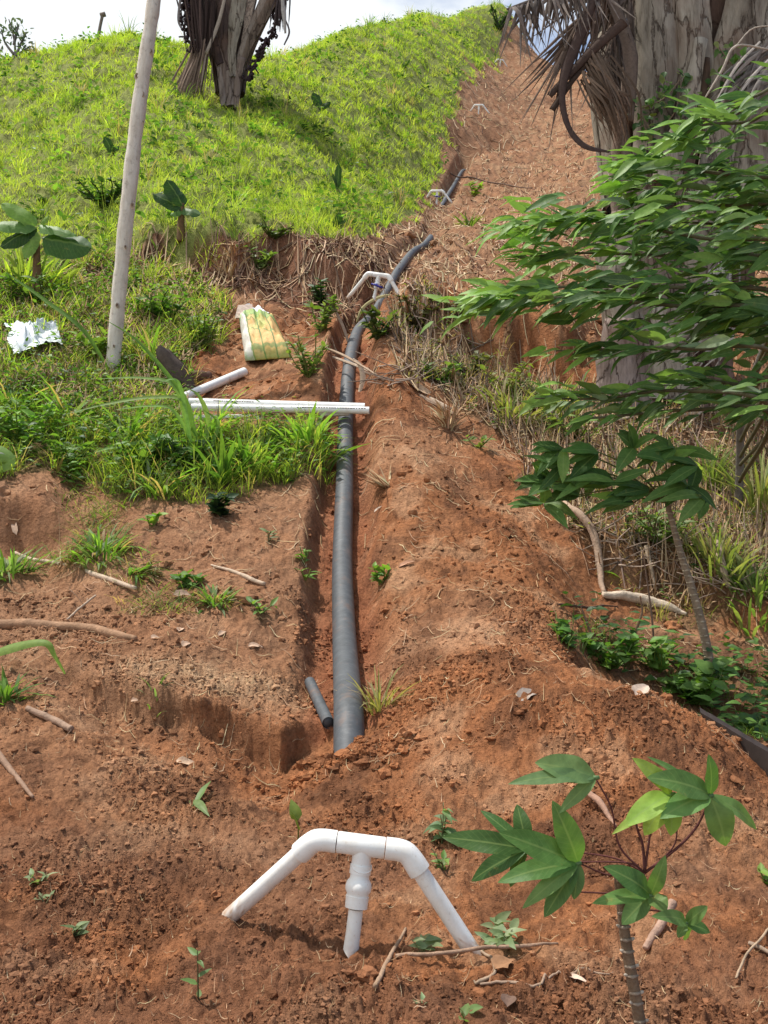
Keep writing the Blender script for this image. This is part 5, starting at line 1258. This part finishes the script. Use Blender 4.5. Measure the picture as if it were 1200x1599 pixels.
# half buried leaf base and dark board
sb = at(292, 606); mb = MB(); ribbon(mb, [P(296, 612, sb.y), P(278, 580, sb.y - .03), P(256, 552, sb.y - .06), P(250, 540, sb.y - .05)], [pxm(v, sb.y) for v in (30, 34, 26, 6)], (.10, .075, .06), (.5, -1, .4), .3, 24, .02, .06)
tag(mb.build('palm_leaf_base', M_WOOD), 'dark curved palm leaf base leaning beside the white pipes, right of the pale pole', 'palm leaf base')
log('log', 'short dark rotten log lying behind the slanting white pipe', 'log', [(290, 596), (310, 592), (328, 590)], [18, 20, 15], (.13, .07, .05), .4)
YB = 2.72
mb = MB(); tl, tr = P(1094, 1112, YB + .35), P(1290, 1228, YB); bl, br_ = P(1104, 1150, YB + .33), P(1290, 1276, YB - .02); th_ = np.array([.01, .035, .01])
v8 = [tl, tr, br_, bl, tl + th_, tr + th_, br_ + th_, bl + th_]
def subdiv_box(v8, nx, mb, col, jit=.0007):
    a, b, c, d, e, f, g, h = [np.array(x) for x in v8]; V = []
    for i in range(nx + 1):
        t = i / nx; j = lambda: rng.normal(0, jit, 3) * (0, .3, 1)
        V += [a*(1-t)+b*t + j(), d*(1-t)+c*t + j(), h*(1-t)+g*t + j(), e*(1-t)+f*t + j()]
    Q = []
    for i in range(nx):
        o = 4 * i
        for k in range(4): Q.append((o + k, o + (k+1) % 4, o + 4 + (k+1) % 4, o + 4 + k))
    Q += [(3, 2, 1, 0), (4*nx, 4*nx+1, 4*nx+2, 4*nx+3)]; mb.add(V, Q, None, col)
subdiv_box(v8, 30, mb, (.05, .035, .03)); tag(mb.build('board', M_PLANK, smooth=False), 'dark wet wooden board standing on edge behind the soil heap at the right edge', 'board')

for (x0, y0, n, sx_, sy_, lab) in ((690, 560, 34, 60, 26, 'heap of fallen grey twigs on the bank right of the trench'), (980, 860, 44, 70, 40, 'tangle of fallen twigs on the right bank beside the ringed stem'), (1120, 910, 34, 60, 34, 'tangle of dark twigs on the right bank near the edge'), (620, 590, 20, 40, 16, 'loose pile of broken frond ribs over the trench edge')):
    p0 = at(x0, y0); root = thing('twig_pile', lab, 'twig pile', p0, 'piles of fallen twigs on the banks')
    for i in range(n):
        q = at(x0 + rng.normal(0, sx_ * .5), y0 + rng.normal(0, sy_ * .5), .02); a = rng.normal(0, .8) + (np.pi if rng.random() < .5 else 0); L = rng.uniform(25, 75) * q.y / FPX
        e = q + Vector((math.cos(a) * L, rng.normal(0, .3) * L, rng.normal(.12, .3) * L)); e.z = max(e.z, float(H(e.x, e.y)) + .01); mid_ = q.lerp(e, .5) + Vector(rng.normal(0, L * .08, 3))
        mb = MB(); mb.tube(smooth_path([q, mid_, e], 7), [rng.uniform(.7, 1.7) * q.y / FPX, .6 * q.y / FPX], 5, tuple(np.array((.36, .27, .21)) * rng.uniform(.45, 1.4))); mb.build('twig', M_WOOD, root, origin=p0)
# husks and dead leaves lying about
def dead_leaf(label, px, py, L, W, ang, col, curl=.5, name='dead_leaf', group=None, rise=.2, mat_=None):
    p = at(px, py); s = p.y / FPX; lv = Leaves(); a = R(ang); n = slope_n(p.x, p.y)
    d = Vector((math.cos(a), math.sin(a) * 1.2, 0)); d = (d - n * d.dot(n)).normalized() + n * rise
    b = p - d.normalized() * L * s * .5 + n * .012
    lv.add(b, d, (n.x, n.y - .15, n.z), L * s, W * s, curl, .5, col); mb = MB(); lv.emit(mb, 'ovate', 8); mb.V[-1] += rng.normal(0, W * s * .02, mb.V[-1].shape)
    return tag(mb.build(name, mat_ or M_DRY), label, 'dead leaf', group)
TN = (.50, .34, .24); TG = (.34, .28, .24)
dead_leaf('pale dead leaf alone on the soil below the ledge', 293, 1194, 40, 15, 10, (.58, .40, .27))
dead_leaf('curled grey dead leaf on the soil heap', 828, 1084, 50, 24, 20, TG, .9, rise=.3)
dead_leaf('pale triangular dead leaf upright on top of the soil heap', 1001, 1082, 34, 26, 40, (.52, .40, .32), .2, rise=.7)
dead_leaf('brown flat dead leaf by the coiled vine', 788, 1515, 40, 32, 30, (.32, .17, .09), .2)
dead_leaf('small pale bark chip left of the cassava stem', 904, 1538, 36, 11, -40, (.62, .46, .36), .3)
dead_leaf('dark crumpled dead leaf in front of the coiled vine', 795, 1565, 44, 24, 70, (.16, .10, .075), 1.0, rise=.5)
dead_leaf('flat grey stone coloured leaf next to the small weeds', 286, 934, 30, 18, 5, (.32, .22, .16), .1, rise=0)
for i, (x, y, L, W, a, lab) in enumerate(((283, 985, 17, 11, 80, 'small pale husk right above the ledge, upper one of two close together'), (292, 1008, 22, 13, 60, 'small pale husk right above the ledge, lower one of two close together'), (348, 990, 22, 9, 65, 'slim pale husk curved upright above the ledge'),
      (243, 998, 14, 10, 20, 'small pale husk at the tip of the thick branch'), (400, 1010, 26, 10, 10, 'brown husk above the right end of the ledge'), (22, 822, 44, 9, 110, 'long narrow pale husk at the left edge above the long stick'), (212, 1100, 13, 8, 0, 'tiny husk in the pit below the ledge'))):
    dead_leaf(lab, x, y, L, W, a, tuple(np.array(TN) * rng.uniform(.85, 1.15)), .8, 'husk', 'dry husks about the ledge', .3)
dead_leaf('flat pale piece of frond sheath lying right of the trench behind the soil ridge', 658, 612, 66, 20, -8, (.50, .34, .22), .1, 'frond_sheath', None, .05)
dead_leaf('small rusty leaf on the bare soil right of the seedling', 636, 882, 30, 9, -5, (.50, .28, .18), .3)
dead_leaf('white dry leaf sliver on the soil right of the pipe', 592, 797, 16, 5, 5, (.62, .5, .4), .1)
# ================================================================== single weeds and tufts
def weed(label, px, py, hpx, wpx, n, Lpx, cols, name='weed', shape='ovate', ratio=.5, group=None, stems=3, cat='weed', droop=(.1, .8), mat_=None, upness=(.0, .9), leanx=0.0):
    p = at(px, py); s = p.y / FPX; h = hpx * s; w = wpx * s
    root = thing(name, label, cat, p, group); mb = MB(); lv = Leaves(); n_s = slope_n(p.x, p.y)
    for k in range(stems):
        a = rng.uniform(0, 6.3); q = np.array(p) + np.array([math.cos(a) * w * .5 + leanx * h, math.sin(a) * w * .4, h * rng.uniform(.6, 1)]) if stems > 1 else np.array(p) + np.array([leanx * h, -.01, h])
        pth = smooth_path([np.array(p) - (0, 0, .01), (np.array(p) * .5 + q * .5) + rng.normal(0, w * .06, 3), q], 10); mb.tube(pth, [max(.0008, 1.4 * s), max(.0005, .7 * s)], 5, tuple(np.array(cols[0]) * (1.0, .75, .8)))
        for i in range(max(1, n // stems)):
            t = rng.uniform(.15, 1); b = pth[int(t * 9)]; az = rng.uniform(0, 6.3); L = Lpx * s * rng.uniform(.55, 1.15)
            lv.add(b, (math.cos(az), math.sin(az), rng.uniform(*upness)), (rng.normal(0, .3), -.35 + rng.normal(0, .3), 1), L, L * ratio * rng.uniform(.8, 1.2), rng.uniform(*droop), .3, tuple(colmix(1, cols, .2)[0]))
    mb.build('stem', M_WEED, root, origin=p); mb = MB(); lv.emit(mb, shape, 6); mb.build('leaves', mat_ or M_WEED, root, origin=p); return root
def tuft(label, px, py, n, hpx, wbl, cols, name='grass_tuft', lean=(.2, 1.0), curl=(.4, 1.4), rad=6, group=None, cat='grass tuft', mat_=None, azr=None):
    p = at(px, py); s = p.y / FPX; a = rng.uniform(0, 2*np.pi, n) if azr is None else rng.uniform(azr[0], azr[1], n); r_ = rng.random(n) * rad * s
    x = p.x + np.sin(a) * r_; y = p.y + np.cos(a) * r_; root = np.stack([x, y, H(x, y) - .005], 1); mb = MB()
    blades(mb, root, rng.uniform(.5, 1.1, n) * hpx * s, rng.uniform(.7, 1.2, n) * wbl * s, a + rng.normal(0, .4, n), rng.uniform(*lean, n), rng.uniform(*curl, n), colmix(n, cols, .2), 4)
    return tag(mb.build(name, mat_ or M_GRASS), label, cat, group)
FG = [(.13, .23, .05), (.17, .28, .07), (.10, .19, .045)]; BRT = [(.22, .36, .07), (.17, .30, .06)]; PAL = [(.26, .32, .17), (.2, .27, .13)]
weed('compact bright seedling growing on the soil right of the pipe', 594, 915, 36, 30, 26, 24, BRT + FG, 'seedling', upness=(.2, 1.2))
weed('drooping grey green weed left of the cassava leaves', 690, 1318, 60, 34, 20, 30, [(.16, .24, .11), (.12, .2, .08)], droop=(.6, 1.4), ratio=.42)
weed('low weed with pale leaves under the drooping grey green one', 692, 1358, 30, 44, 18, 22, PAL + FG, ratio=.4)
weed('wilted pale weed sprawling right of the leg of the large pipe stand', 768, 1470, 28, 70, 30, 36, PAL, ratio=.4, droop=(.4, 1.2))
weed('wilted pale weed between the riser and the right leg of the large pipe stand', 660, 1492, 26, 36, 16, 30, PAL, ratio=.38)
weed('single bright leaf standing behind the left elbow of the large pipe stand', 466, 1312, 34, 4, 2, 40, [(.17, .24, .05)], 'seedling', 'ovate', .5, None, 1, upness=(2, 3))
weed('thin seedling with two leaf whorls low in the left foreground', 310, 1560, 78, 5, 6, 30, [(.12, .18, .08), (.16, .24, .09)], 'seedling', 'ovate', .42, None, 1, upness=(-.2, .5))
weed('upper of three small wilted weeds at the left of the foreground', 60, 1378, 14, 26, 14, 24, PAL, ratio=.36, group='wilted weeds in the left foreground')
weed('middle one of three small wilted weeds at the left of the foreground', 70, 1408, 10, 22, 8, 16, PAL, ratio=.36, group='wilted weeds in the left foreground')
weed('lowest of three small wilted weeds at the left of the foreground', 116, 1462, 22, 24, 14, 26, [(.14, .2, .09), (.2, .26, .13)], ratio=.4, group='wilted weeds in the left foreground')
weed('small green leaf sprig at the bottom edge near the middle', 728, 1590, 14, 34, 5, 38, [(.18, .28, .09)], ratio=.5)
weed('single fallen pale green leaf at the bottom near the coiled vine', 660, 1572, 6, 16, 2, 30, [(.24, .34, .18)], ratio=.5)
weed('light green weed at the right edge of the foreground soil', 1196, 1378, 24, 24, 10, 22, BRT, ratio=.6)
weed('thin green leaf blade lying on the soil in the left foreground', 300, 1262, 8, 30, 3, 52, [(.22, .32, .11)], shape='lance', ratio=.2)
weed('spiky little weed on the trench lip, upper of two', 474, 880, 26, 18, 12, 22, FG, ratio=.3, shape='lance', group='small weeds on the left trench lip')
weed('spiky little weed on the trench lip, lower of two', 476, 905, 16, 20, 10, 20, BRT, ratio=.3, shape='lance', group='small weeds on the left trench lip')
weed('small weed alone on the soil left of the trench', 408, 958, 18, 34, 20, 22, FG, ratio=.35, shape='lance')
weed('tiny weed half way up the left slope beside the trench', 420, 845, 16, 20, 10, 16, [(.2, .24, .11)], ratio=.3, shape='lance')
tuft('dense clump of narrow green leaves on the left slope, rightmost of three', 335, 940, 90, 40, 6, FG + PAL + DRYC[:1], lean=(.5, 1.5), rad=26, group='grass clumps on the left slope')
weed('leafy round weed between the grass clumps on the left slope', 300, 918, 24, 46, 34, 24, FG, ratio=.6)
tuft('tall green grass clump on the left slope below the bank', 158, 862, 150, 62, 6, FG + BRT[:1] + PAL + DRYC[:1], lean=(.3, 1.5), curl=(.5, 2), rad=40, group='grass clumps on the left slope')
tuft('trailing grass clump sprawling right toward the leafy round weed', 200, 895, 80, 60, 6, FG + DRYC[:1], lean=(.9, 1.6), rad=24, group='grass clumps on the left slope', azr=(.6, 2.4))
tuft('green grass clump at the left edge of the slope', 10, 895, 110, 62, 6, FG + PAL, lean=(.3, 1.4), rad=36)
tuft('grass clump at the left edge beside the ledge', 8, 1090, 50, 60, 8, FG, lean=(.2, 1.2), rad=22)
tuft('few pale grass blades growing on the ledge', 245, 1075, 12, 40, 4, FG + PAL, lean=(.2, 1.2), rad=12)
weed('small plant on the slope with round leaves below the tall clump', 238, 822, 26, 22, 12, 22, BRT, ratio=.6)
weed('very dark glossy weed at the foot of the left bank', 345, 806, 40, 40, 60, 24, [(.025, .055, .025), (.04, .08, .03)], ratio=.6)
tuft('bright broad bladed grass tuft on the left bank above the dark weed', 350, 752, 46, 92, 12, BRT + FG, lean=(.2, 1.2), rad=14)
tuft('bright yellow green grass tuft hanging over the left trench edge', 480, 690, 100, 74, 9, BRT + [(.30, .38, .12)], lean=(.3, 1.4), rad=40)
tuft('yellow green grass tuft under the white pipes', 400, 715, 100, 56, 8, BRT + [(.26, .32, .09)], lean=(.2, 1.2), rad=50)
weed('feathery light green bush between the sack and the trench', 482, 590, 66, 70, 170, 17, [(.17, .25, .06), (.22, .29, .08), (.12, .19, .05)], 'bush', ratio=.42, stems=14, cat='bush')
weed('second feathery bush right at the trench edge above the first', 500, 520, 60, 50, 120, 17, [(.15, .23, .05), (.20, .28, .08)], 'bush', ratio=.42, stems=10, cat='bush')
weed('dark green leafy weed on top of the bank left of the second pipe stand', 500, 480, 40, 34, 60, 16, [(.035, .075, .025), (.05, .11, .03)], ratio=.6, stems=6)
weed('green bush on the terrace left of the sack', 318, 545, 60, 56, 150, 18, [(.12, .20, .04), (.16, .25, .06)], 'bush', ratio=.35, stems=12, cat='bush')
weed('dark leafy scrub hanging over the pipe right of the arching reed', 590, 530, 50, 60, 110, 18, [(.06, .11, .03), (.10, .14, .04), (.14, .16, .06)], 'bush', ratio=.6, stems=9, cat='bush')
weed('brownish leafy scrub on the bank right of the second pipe stand', 650, 520, 60, 90, 200, 16, [(.10, .11, .04), (.15, .14, .06), (.07, .09, .03), (.18, .12, .08)], 'bush', ratio=.6, stems=16, cat='bush')
weed('small dark scrub in the hollow of the bank below the leafy branch', 735, 590, 50, 70, 110, 16, [(.12, .13, .05), (.17, .15, .08), (.2, .2, .07)], 'bush', ratio=.45, stems=10, cat='bush')
weed('olive leafy scrub between the brownish bush and the leafy branch tip', 720, 500, 40, 60, 90, 15, [(.12, .13, .06), (.16, .13, .09)], 'bush', ratio=.45, stems=9, cat='bush')
tuft('yellowish grass clump on the right bank beside the dark hollow', 800, 650, 110, 70, 4.5, [(.26, .27, .09), (.20, .23, .07), (.36, .31, .15)], lean=(.1, 1.1), rad=34)
tuft('yellow green grass clump right below the leafy branches', 860, 640, 110, 74, 4.5, [(.24, .26, .09), (.30, .29, .12), (.17, .21, .07)], lean=(.1, 1.0), rad=34)
tuft('dry rust coloured grass tuft on the soil ridge', 700, 668, 60, 60, 4, DRYC, lean=(.0, .9), rad=12, mat_=M_DRY)
tuft('straw coloured tuft lying on the soil right of the pipe', 610, 760, 50, 56, 4, DRYC + [(.5, .46, .26)], lean=(.8, 1.5), curl=(-.2, .4), rad=10, mat_=M_DRY, azr=(-2.2, -.4))
tuft('pale grass tuft on the right trench edge near its lower end', 592, 1110, 46, 80, 4, [(.42, .32, .20), (.36, .3, .16), (.3, .3, .12)], lean=(.0, 1.0), rad=16)
weed('few green leaves at the base of the dry tuft on the soil ridge', 748, 700, 22, 50, 20, 20, [(.2, .28, .08)], ratio=.5)
tuft('tall yellow green reed clump at the right edge of the bank', 1185, 800, 130, 120, 5, [(.28, .30, .10), (.21, .25, .08), (.38, .34, .16)], lean=(.0, .7), rad=40)
tuft('yellow green grass clump between the palm and the grey sapling trunk', 1110, 760, 90, 80, 5, [(.25, .30, .10), (.18, .24, .07)], lean=(.0, .8), rad=26)
tuft('olive grass clump below the grey sapling trunk', 1120, 880, 120, 80, 6, [(.22, .26, .09), (.30, .30, .13)], lean=(.0, .9), rad=46)
tuft('green grass clump on the lower right bank at the edge', 1180, 930, 100, 70, 7, [(.16, .24, .07), (.24, .29, .10)], lean=(.1, 1.0), rad=40)
weed('light green leafy weed in the middle of the hollow', 1030, 1050, 56, 70, 60, 26, BRT + FG, ratio=.6, stems=8)
weed('dark leafy weed in the hollow left of the dead stalks', 890, 1010, 40, 60, 50, 22, DK[1:3], ratio=.5, stems=7)
weed('broad leaved weed in the hollow, left part', 950, 1045, 50, 90, 90, 28, DK[1:3] + FG, ratio=.6, stems=10)
weed('broad leaved weed in the hollow at the foot of the ringed stem', 1085, 1100, 60, 90, 80, 34, DK[1:3] + FG, ratio=.6, stems=10)
weed('light green young weed right of the ringed stem base', 1105, 1090, 44, 30, 16, 34, BRT, ratio=.55, stems=4)
weed('leafy weed between the board and the right edge', 1180, 1150, 30, 60, 40, 30, FG, ratio=.5, stems=6)
for x, y, h in ((905, 1010, 80), (960, 1000, 96), (1015, 985, 110), (1040, 1000, 90)):
    log_ = None
arch('dead_stalk', 'thin upright dead stalk in the hollow, tallest of three', 'stalk', [(1022, 1010), (1018, 960), (1010, 900), (1004, 860)], [3, 3, 2, 1], (.22, .14, .10))
arch('dead_stalk', 'thin dead stalk leaning left out of the hollow', 'stalk', [(930, 1010), (918, 975), (905, 940)], [4, 3, 1], (.20, .13, .09))
arch('dead_stalk', 'forked looking dead stalk in the middle of the hollow', 'stalk', [(985, 1012), (995, 980), (1003, 955), (1000, 930)], [5, 5, 3, 2], (.24, .15, .10))
weed('bright leaf on the pale root of the right bank', 942, 902, 12, 10, 2, 44, [(.28, .42, .08)], 'seedling', 'ovate', .45, None, 1, upness=(.0, .2))
weed('bright green plant on the upper bare slope right of the third pipe stand', 741, 306, 24, 20, 30, 14, [(.28, .4, .08), (.2, .32, .06)], ratio=.5)
tuft('grass tuft on the bare slope just below the third pipe stand', 732, 352, 40, 30, 4, MIDG, rad=10)
weed('light leafy plant left of the sack in the weeds near the pale pole', 150, 560, 40, 60, 60, 26, [(.24, .33, .08), (.18, .28, .06)], ratio=.5, stems=6)
weed('spreading fern like light green plant at the left edge of the bank', 30, 690, 70, 110, 130, 24, [(.20, .36, .07), (.26, .42, .09), (.15, .28, .05)], ratio=.5, stems=12)
weed('dark bush in the grass behind the pale pole', 160, 325, 40, 90, 190, 16, [(.05, .10, .025), (.09, .16, .04)], 'bush', ratio=.6, stems=16, cat='bush')
weed('dark herb clump at the left end of the cut bank', 430, 375, 30, 60, 60, 14, [(.08, .13, .03), (.12, .18, .05)], ratio=.6, stems=8)
weed('dark shrub on the crest at the top of the grassy hill, beside the palm fronds', 780, 48, 42, 40, 130, 9, [(.05, .10, .03), (.08, .14, .04)], 'bush', ratio=.5, stems=12, cat='bush')
# long arching blades sweeping left from the bank clump
Yb = at(320, 700).y; lc = thing('long_grass_clump', 'clump of very long arching grass blades sweeping left in front of the pale pole', 'grass clump', P(310, 690, Yb))
for k, (pxs, w) in enumerate((([(305, 690), (290, 628), (240, 620), (170, 630), (105, 646)], 9), ([(296, 680), (274, 604), (225, 590), (157, 591)], 8), ([(300, 690), (262, 684), (200, 694), (157, 703), (105, 721)], 9),
        ([(308, 695), (252, 717), (206, 749), (140, 784)], 9), ([(315, 705), (326, 660), (312, 620), (290, 604)], 8), ([(345, 750), (318, 716), (285, 722), (241, 752)], 9), ([(308, 690), (290, 625), (262, 585), (215, 532), (168, 501)], 8),
        ([(330, 700), (340, 660), (318, 640)], 7), ([(300, 690), (270, 640), (230, 634), (180, 640)], 6), ([(300, 700), (280, 600), (250, 596)], 6), ([(320, 720), (300, 700), (280, 706), (262, 730)], 7))):
    mb = MB(); ribbon(mb, [P(a, b, Yb - .05 * i - .02 * k) for i, (a, b) in enumerate(pxs)], [pxm(w * v, Yb) for v in (.8, 1, 1, .7, .15)], tuple(colmix(1, [(.17, .28, .08), (.22, .33, .11), (.13, .23, .06)], .15)[0]), (0, -.7, .7), -.15, 26); mb.build('blade', M_GRASS, lc, origin=P(310, 690, Yb))
Yb2 = at(160, 560).y - .3
arch2 = MB(); ribbon(arch2, [P(10, 425, Yb2), P(70, 468, Yb2), P(130, 515, Yb2), P(172, 580, Yb2 + .1)], [.01, .04, .04, .02], (.13, .22, .06), (0, -.7, .7), -.15, 26)
tag(arch2.build('long_grass', M_GRASS), 'single long dark green blade slanting down left of the pale pole', 'grass blade')
arch2 = MB(); Y3 = at(0, 1050).y; ribbon(arch2, [P(-30, 1030, Y3), P(20, 1012, Y3 - .02), P(70, 1004, Y3 - .04), P(86, 1025, Y3 - .04), P(102, 1052, Y3 - .03)], [pxm(v, Y3) for v in (14, 20, 12, 6, 3)], (.22, .34, .10), (0, -.7, .7), .15, 26)
tag(arch2.build('long_grass', M_GRASS), 'folded broad green blade entering from the left edge by the ledge', 'grass blade')
arch2 = MB(); Y3 = at(0, 735).y - .1; ribbon(arch2, [P(-25, 712, Y3), P(-5, 708, Y3), P(14, 722, Y3), P(-4, 738, Y3)], [pxm(v, Y3) for v in (26, 28, 24, 6)], (.2, .36, .08), (0, -1, .3), .1, 14)
tag(arch2.build('broad_leaf', M_LEAF), 'bright round leaf entering at the left edge under the bank', 'leaf')

# ================================================================== on the skyline
q = at(153, 66, last=True); Yc = q.y
mb = MB(); mb.tube(smooth_path([P(152, 72, Yc), P(156, 45, Yc), P(161, 21, Yc)], 10), [.045, .035, .035], 8, (.20, .16, .13)); mb.tube([P(157, 24, Yc), P(165, 22, Yc)], [.05, .05], 6, (.2, .16, .13))
tag(mb.build('post', M_WOOD), 'thin distant post standing on the crest of the hill at the left', 'post')
q = at(22, 92); Yc = q.y; root = thing('distant_tree', 'slender grey leaved tree rising behind the crest at the far left', 'tree', P(20, 110, Yc))
mb = MB(); lv = Leaves()
for pxs in ([(22, 120), (24, 80), (20, 50), (14, 30)], [(24, 90), (34, 66), (42, 50)], [(22, 85), (8, 66), (2, 45)], [(26, 100), (44, 92), (58, 80)], [(22, 70), (26, 50), (30, 40)], [(30, 84), (36, 80), (44, 74)], [(20, 95), (0, 85), (-20, 60)]):
    pth = smooth_path([P(a, b, Yc) for a, b in pxs], 16); mb.tube(pth, [.035, .012], 5, (.2, .17, .16))
    for i in range(26):
        p = pth[rng.integers(6, 16)] + rng.normal(0, .07, 3); lv.add(p, (rng.normal(), rng.normal(), rng.normal() + .5), (rng.normal(), -1, rng.normal()), rng.uniform(.09, .16), .05, .2, .1, tuple(colmix(1, [(.09, .13, .10), (.13, .16, .12)], .2)[0]))
mb.build('trunk', M_WOOD, root, origin=P(20, 110, Yc)); mb = MB(); lv.emit(mb, 'ovate', 5); mb.build('crown', M_WEED, root, origin=P(20, 110, Yc))
weed('leafy green bush in the left bank under the long arching blades', 215, 735, 60, 110, 150, 24, DK[1:3] + [(.2, .32, .07)], 'bush', ratio=.55, stems=12, cat='bush')
weed('light leafy weed along the bottom of the left bank, beside the fern like plant', 105, 735, 60, 80, 110, 22, [(.20, .33, .07), (.14, .24, .05)], 'bush', ratio=.55, stems=10, cat='bush')
weed('leafy dark green bush left of the bright broad bladed tuft', 290, 730, 50, 80, 110, 22, DK, 'bush', ratio=.55, stems=10, cat='bush')
weed('leafy scrub above the white plastic sheet at the left edge', 60, 478, 50, 120, 150, 20, DK[1:3] + [(.2, .3, .07)], 'bush', ratio=.5, stems=12, cat='bush')
weed('leafy green scrub between the pale pole and the sack bush', 250, 500, 46, 80, 110, 20, DK[1:3] + [(.18, .28, .06)], 'bush', ratio=.5, stems=10, cat='bush')
tuft('tall dark green grass tuft at the left edge below the banana plant', 40, 440, 90, 90, 6, MIDG + LIME[1:3], lean=(.1, 1.0), rad=60)
tuft('pale straw tuft on the cut bank under the hill', 360, 400, 60, 46, 4, DRYC, lean=(.2, 1.4), rad=20, mat_=M_DRY)
weed('green weed growing out of the cut bank left of the second pipe stand', 400, 420, 34, 60, 60, 16, [(.12, .2, .05), (.2, .28, .08)], ratio=.5, stems=8)
weed('low green shrub on the bank above the long frond stalk', 690, 600, 40, 70, 90, 18, [(.12, .2, .05), (.18, .26, .07)], 'bush', ratio=.5, stems=10, cat='bush')
weed('yellow green shrub on the right bank under the leafy branch', 790, 620, 56, 90, 150, 17, [(.24, .28, .08), (.18, .24, .06)], 'bush', ratio=.4, stems=14, cat='bush')
weed('green shrub on the right bank beside the palm foot', 900, 690, 50, 90, 130, 18, [(.15, .22, .06), (.22, .27, .08)], 'bush', ratio=.45, stems=12, cat='bush')
weed('leafy green shrub on the lower right bank behind the ringed stem', 1030, 850, 60, 110, 150, 20, [(.12, .2, .05), (.19, .26, .08)], 'bush', ratio=.45, stems=14, cat='bush')
for lab, x, y, n, h in (('tall arching grass tuft drooping over the left ends of the white pipes', 322, 690, 46, 110), ('tall arching grass tuft on the left bank below the pale pole', 200, 690, 50, 110), ('tall arching grass tuft on the left bank under the plastic sheet', 110, 660, 50, 100), ('tall arching grass tuft at the lower edge of the left bank', 250, 770, 40, 84), ('tall grass tuft at the left edge above the bright round leaf', 20, 640, 50, 90), ('tall grass tuft right behind the foot of the pale pole', 240, 560, 40, 80)):
    tuft(lab, x, y, n, h, 6, BRT + FG + PAL[:1] + DRYC[:1], lean=(.2, 1.1), curl=(.8, 2.0), rad=26, group='tall arching grass on the left bank')
#END_PART5
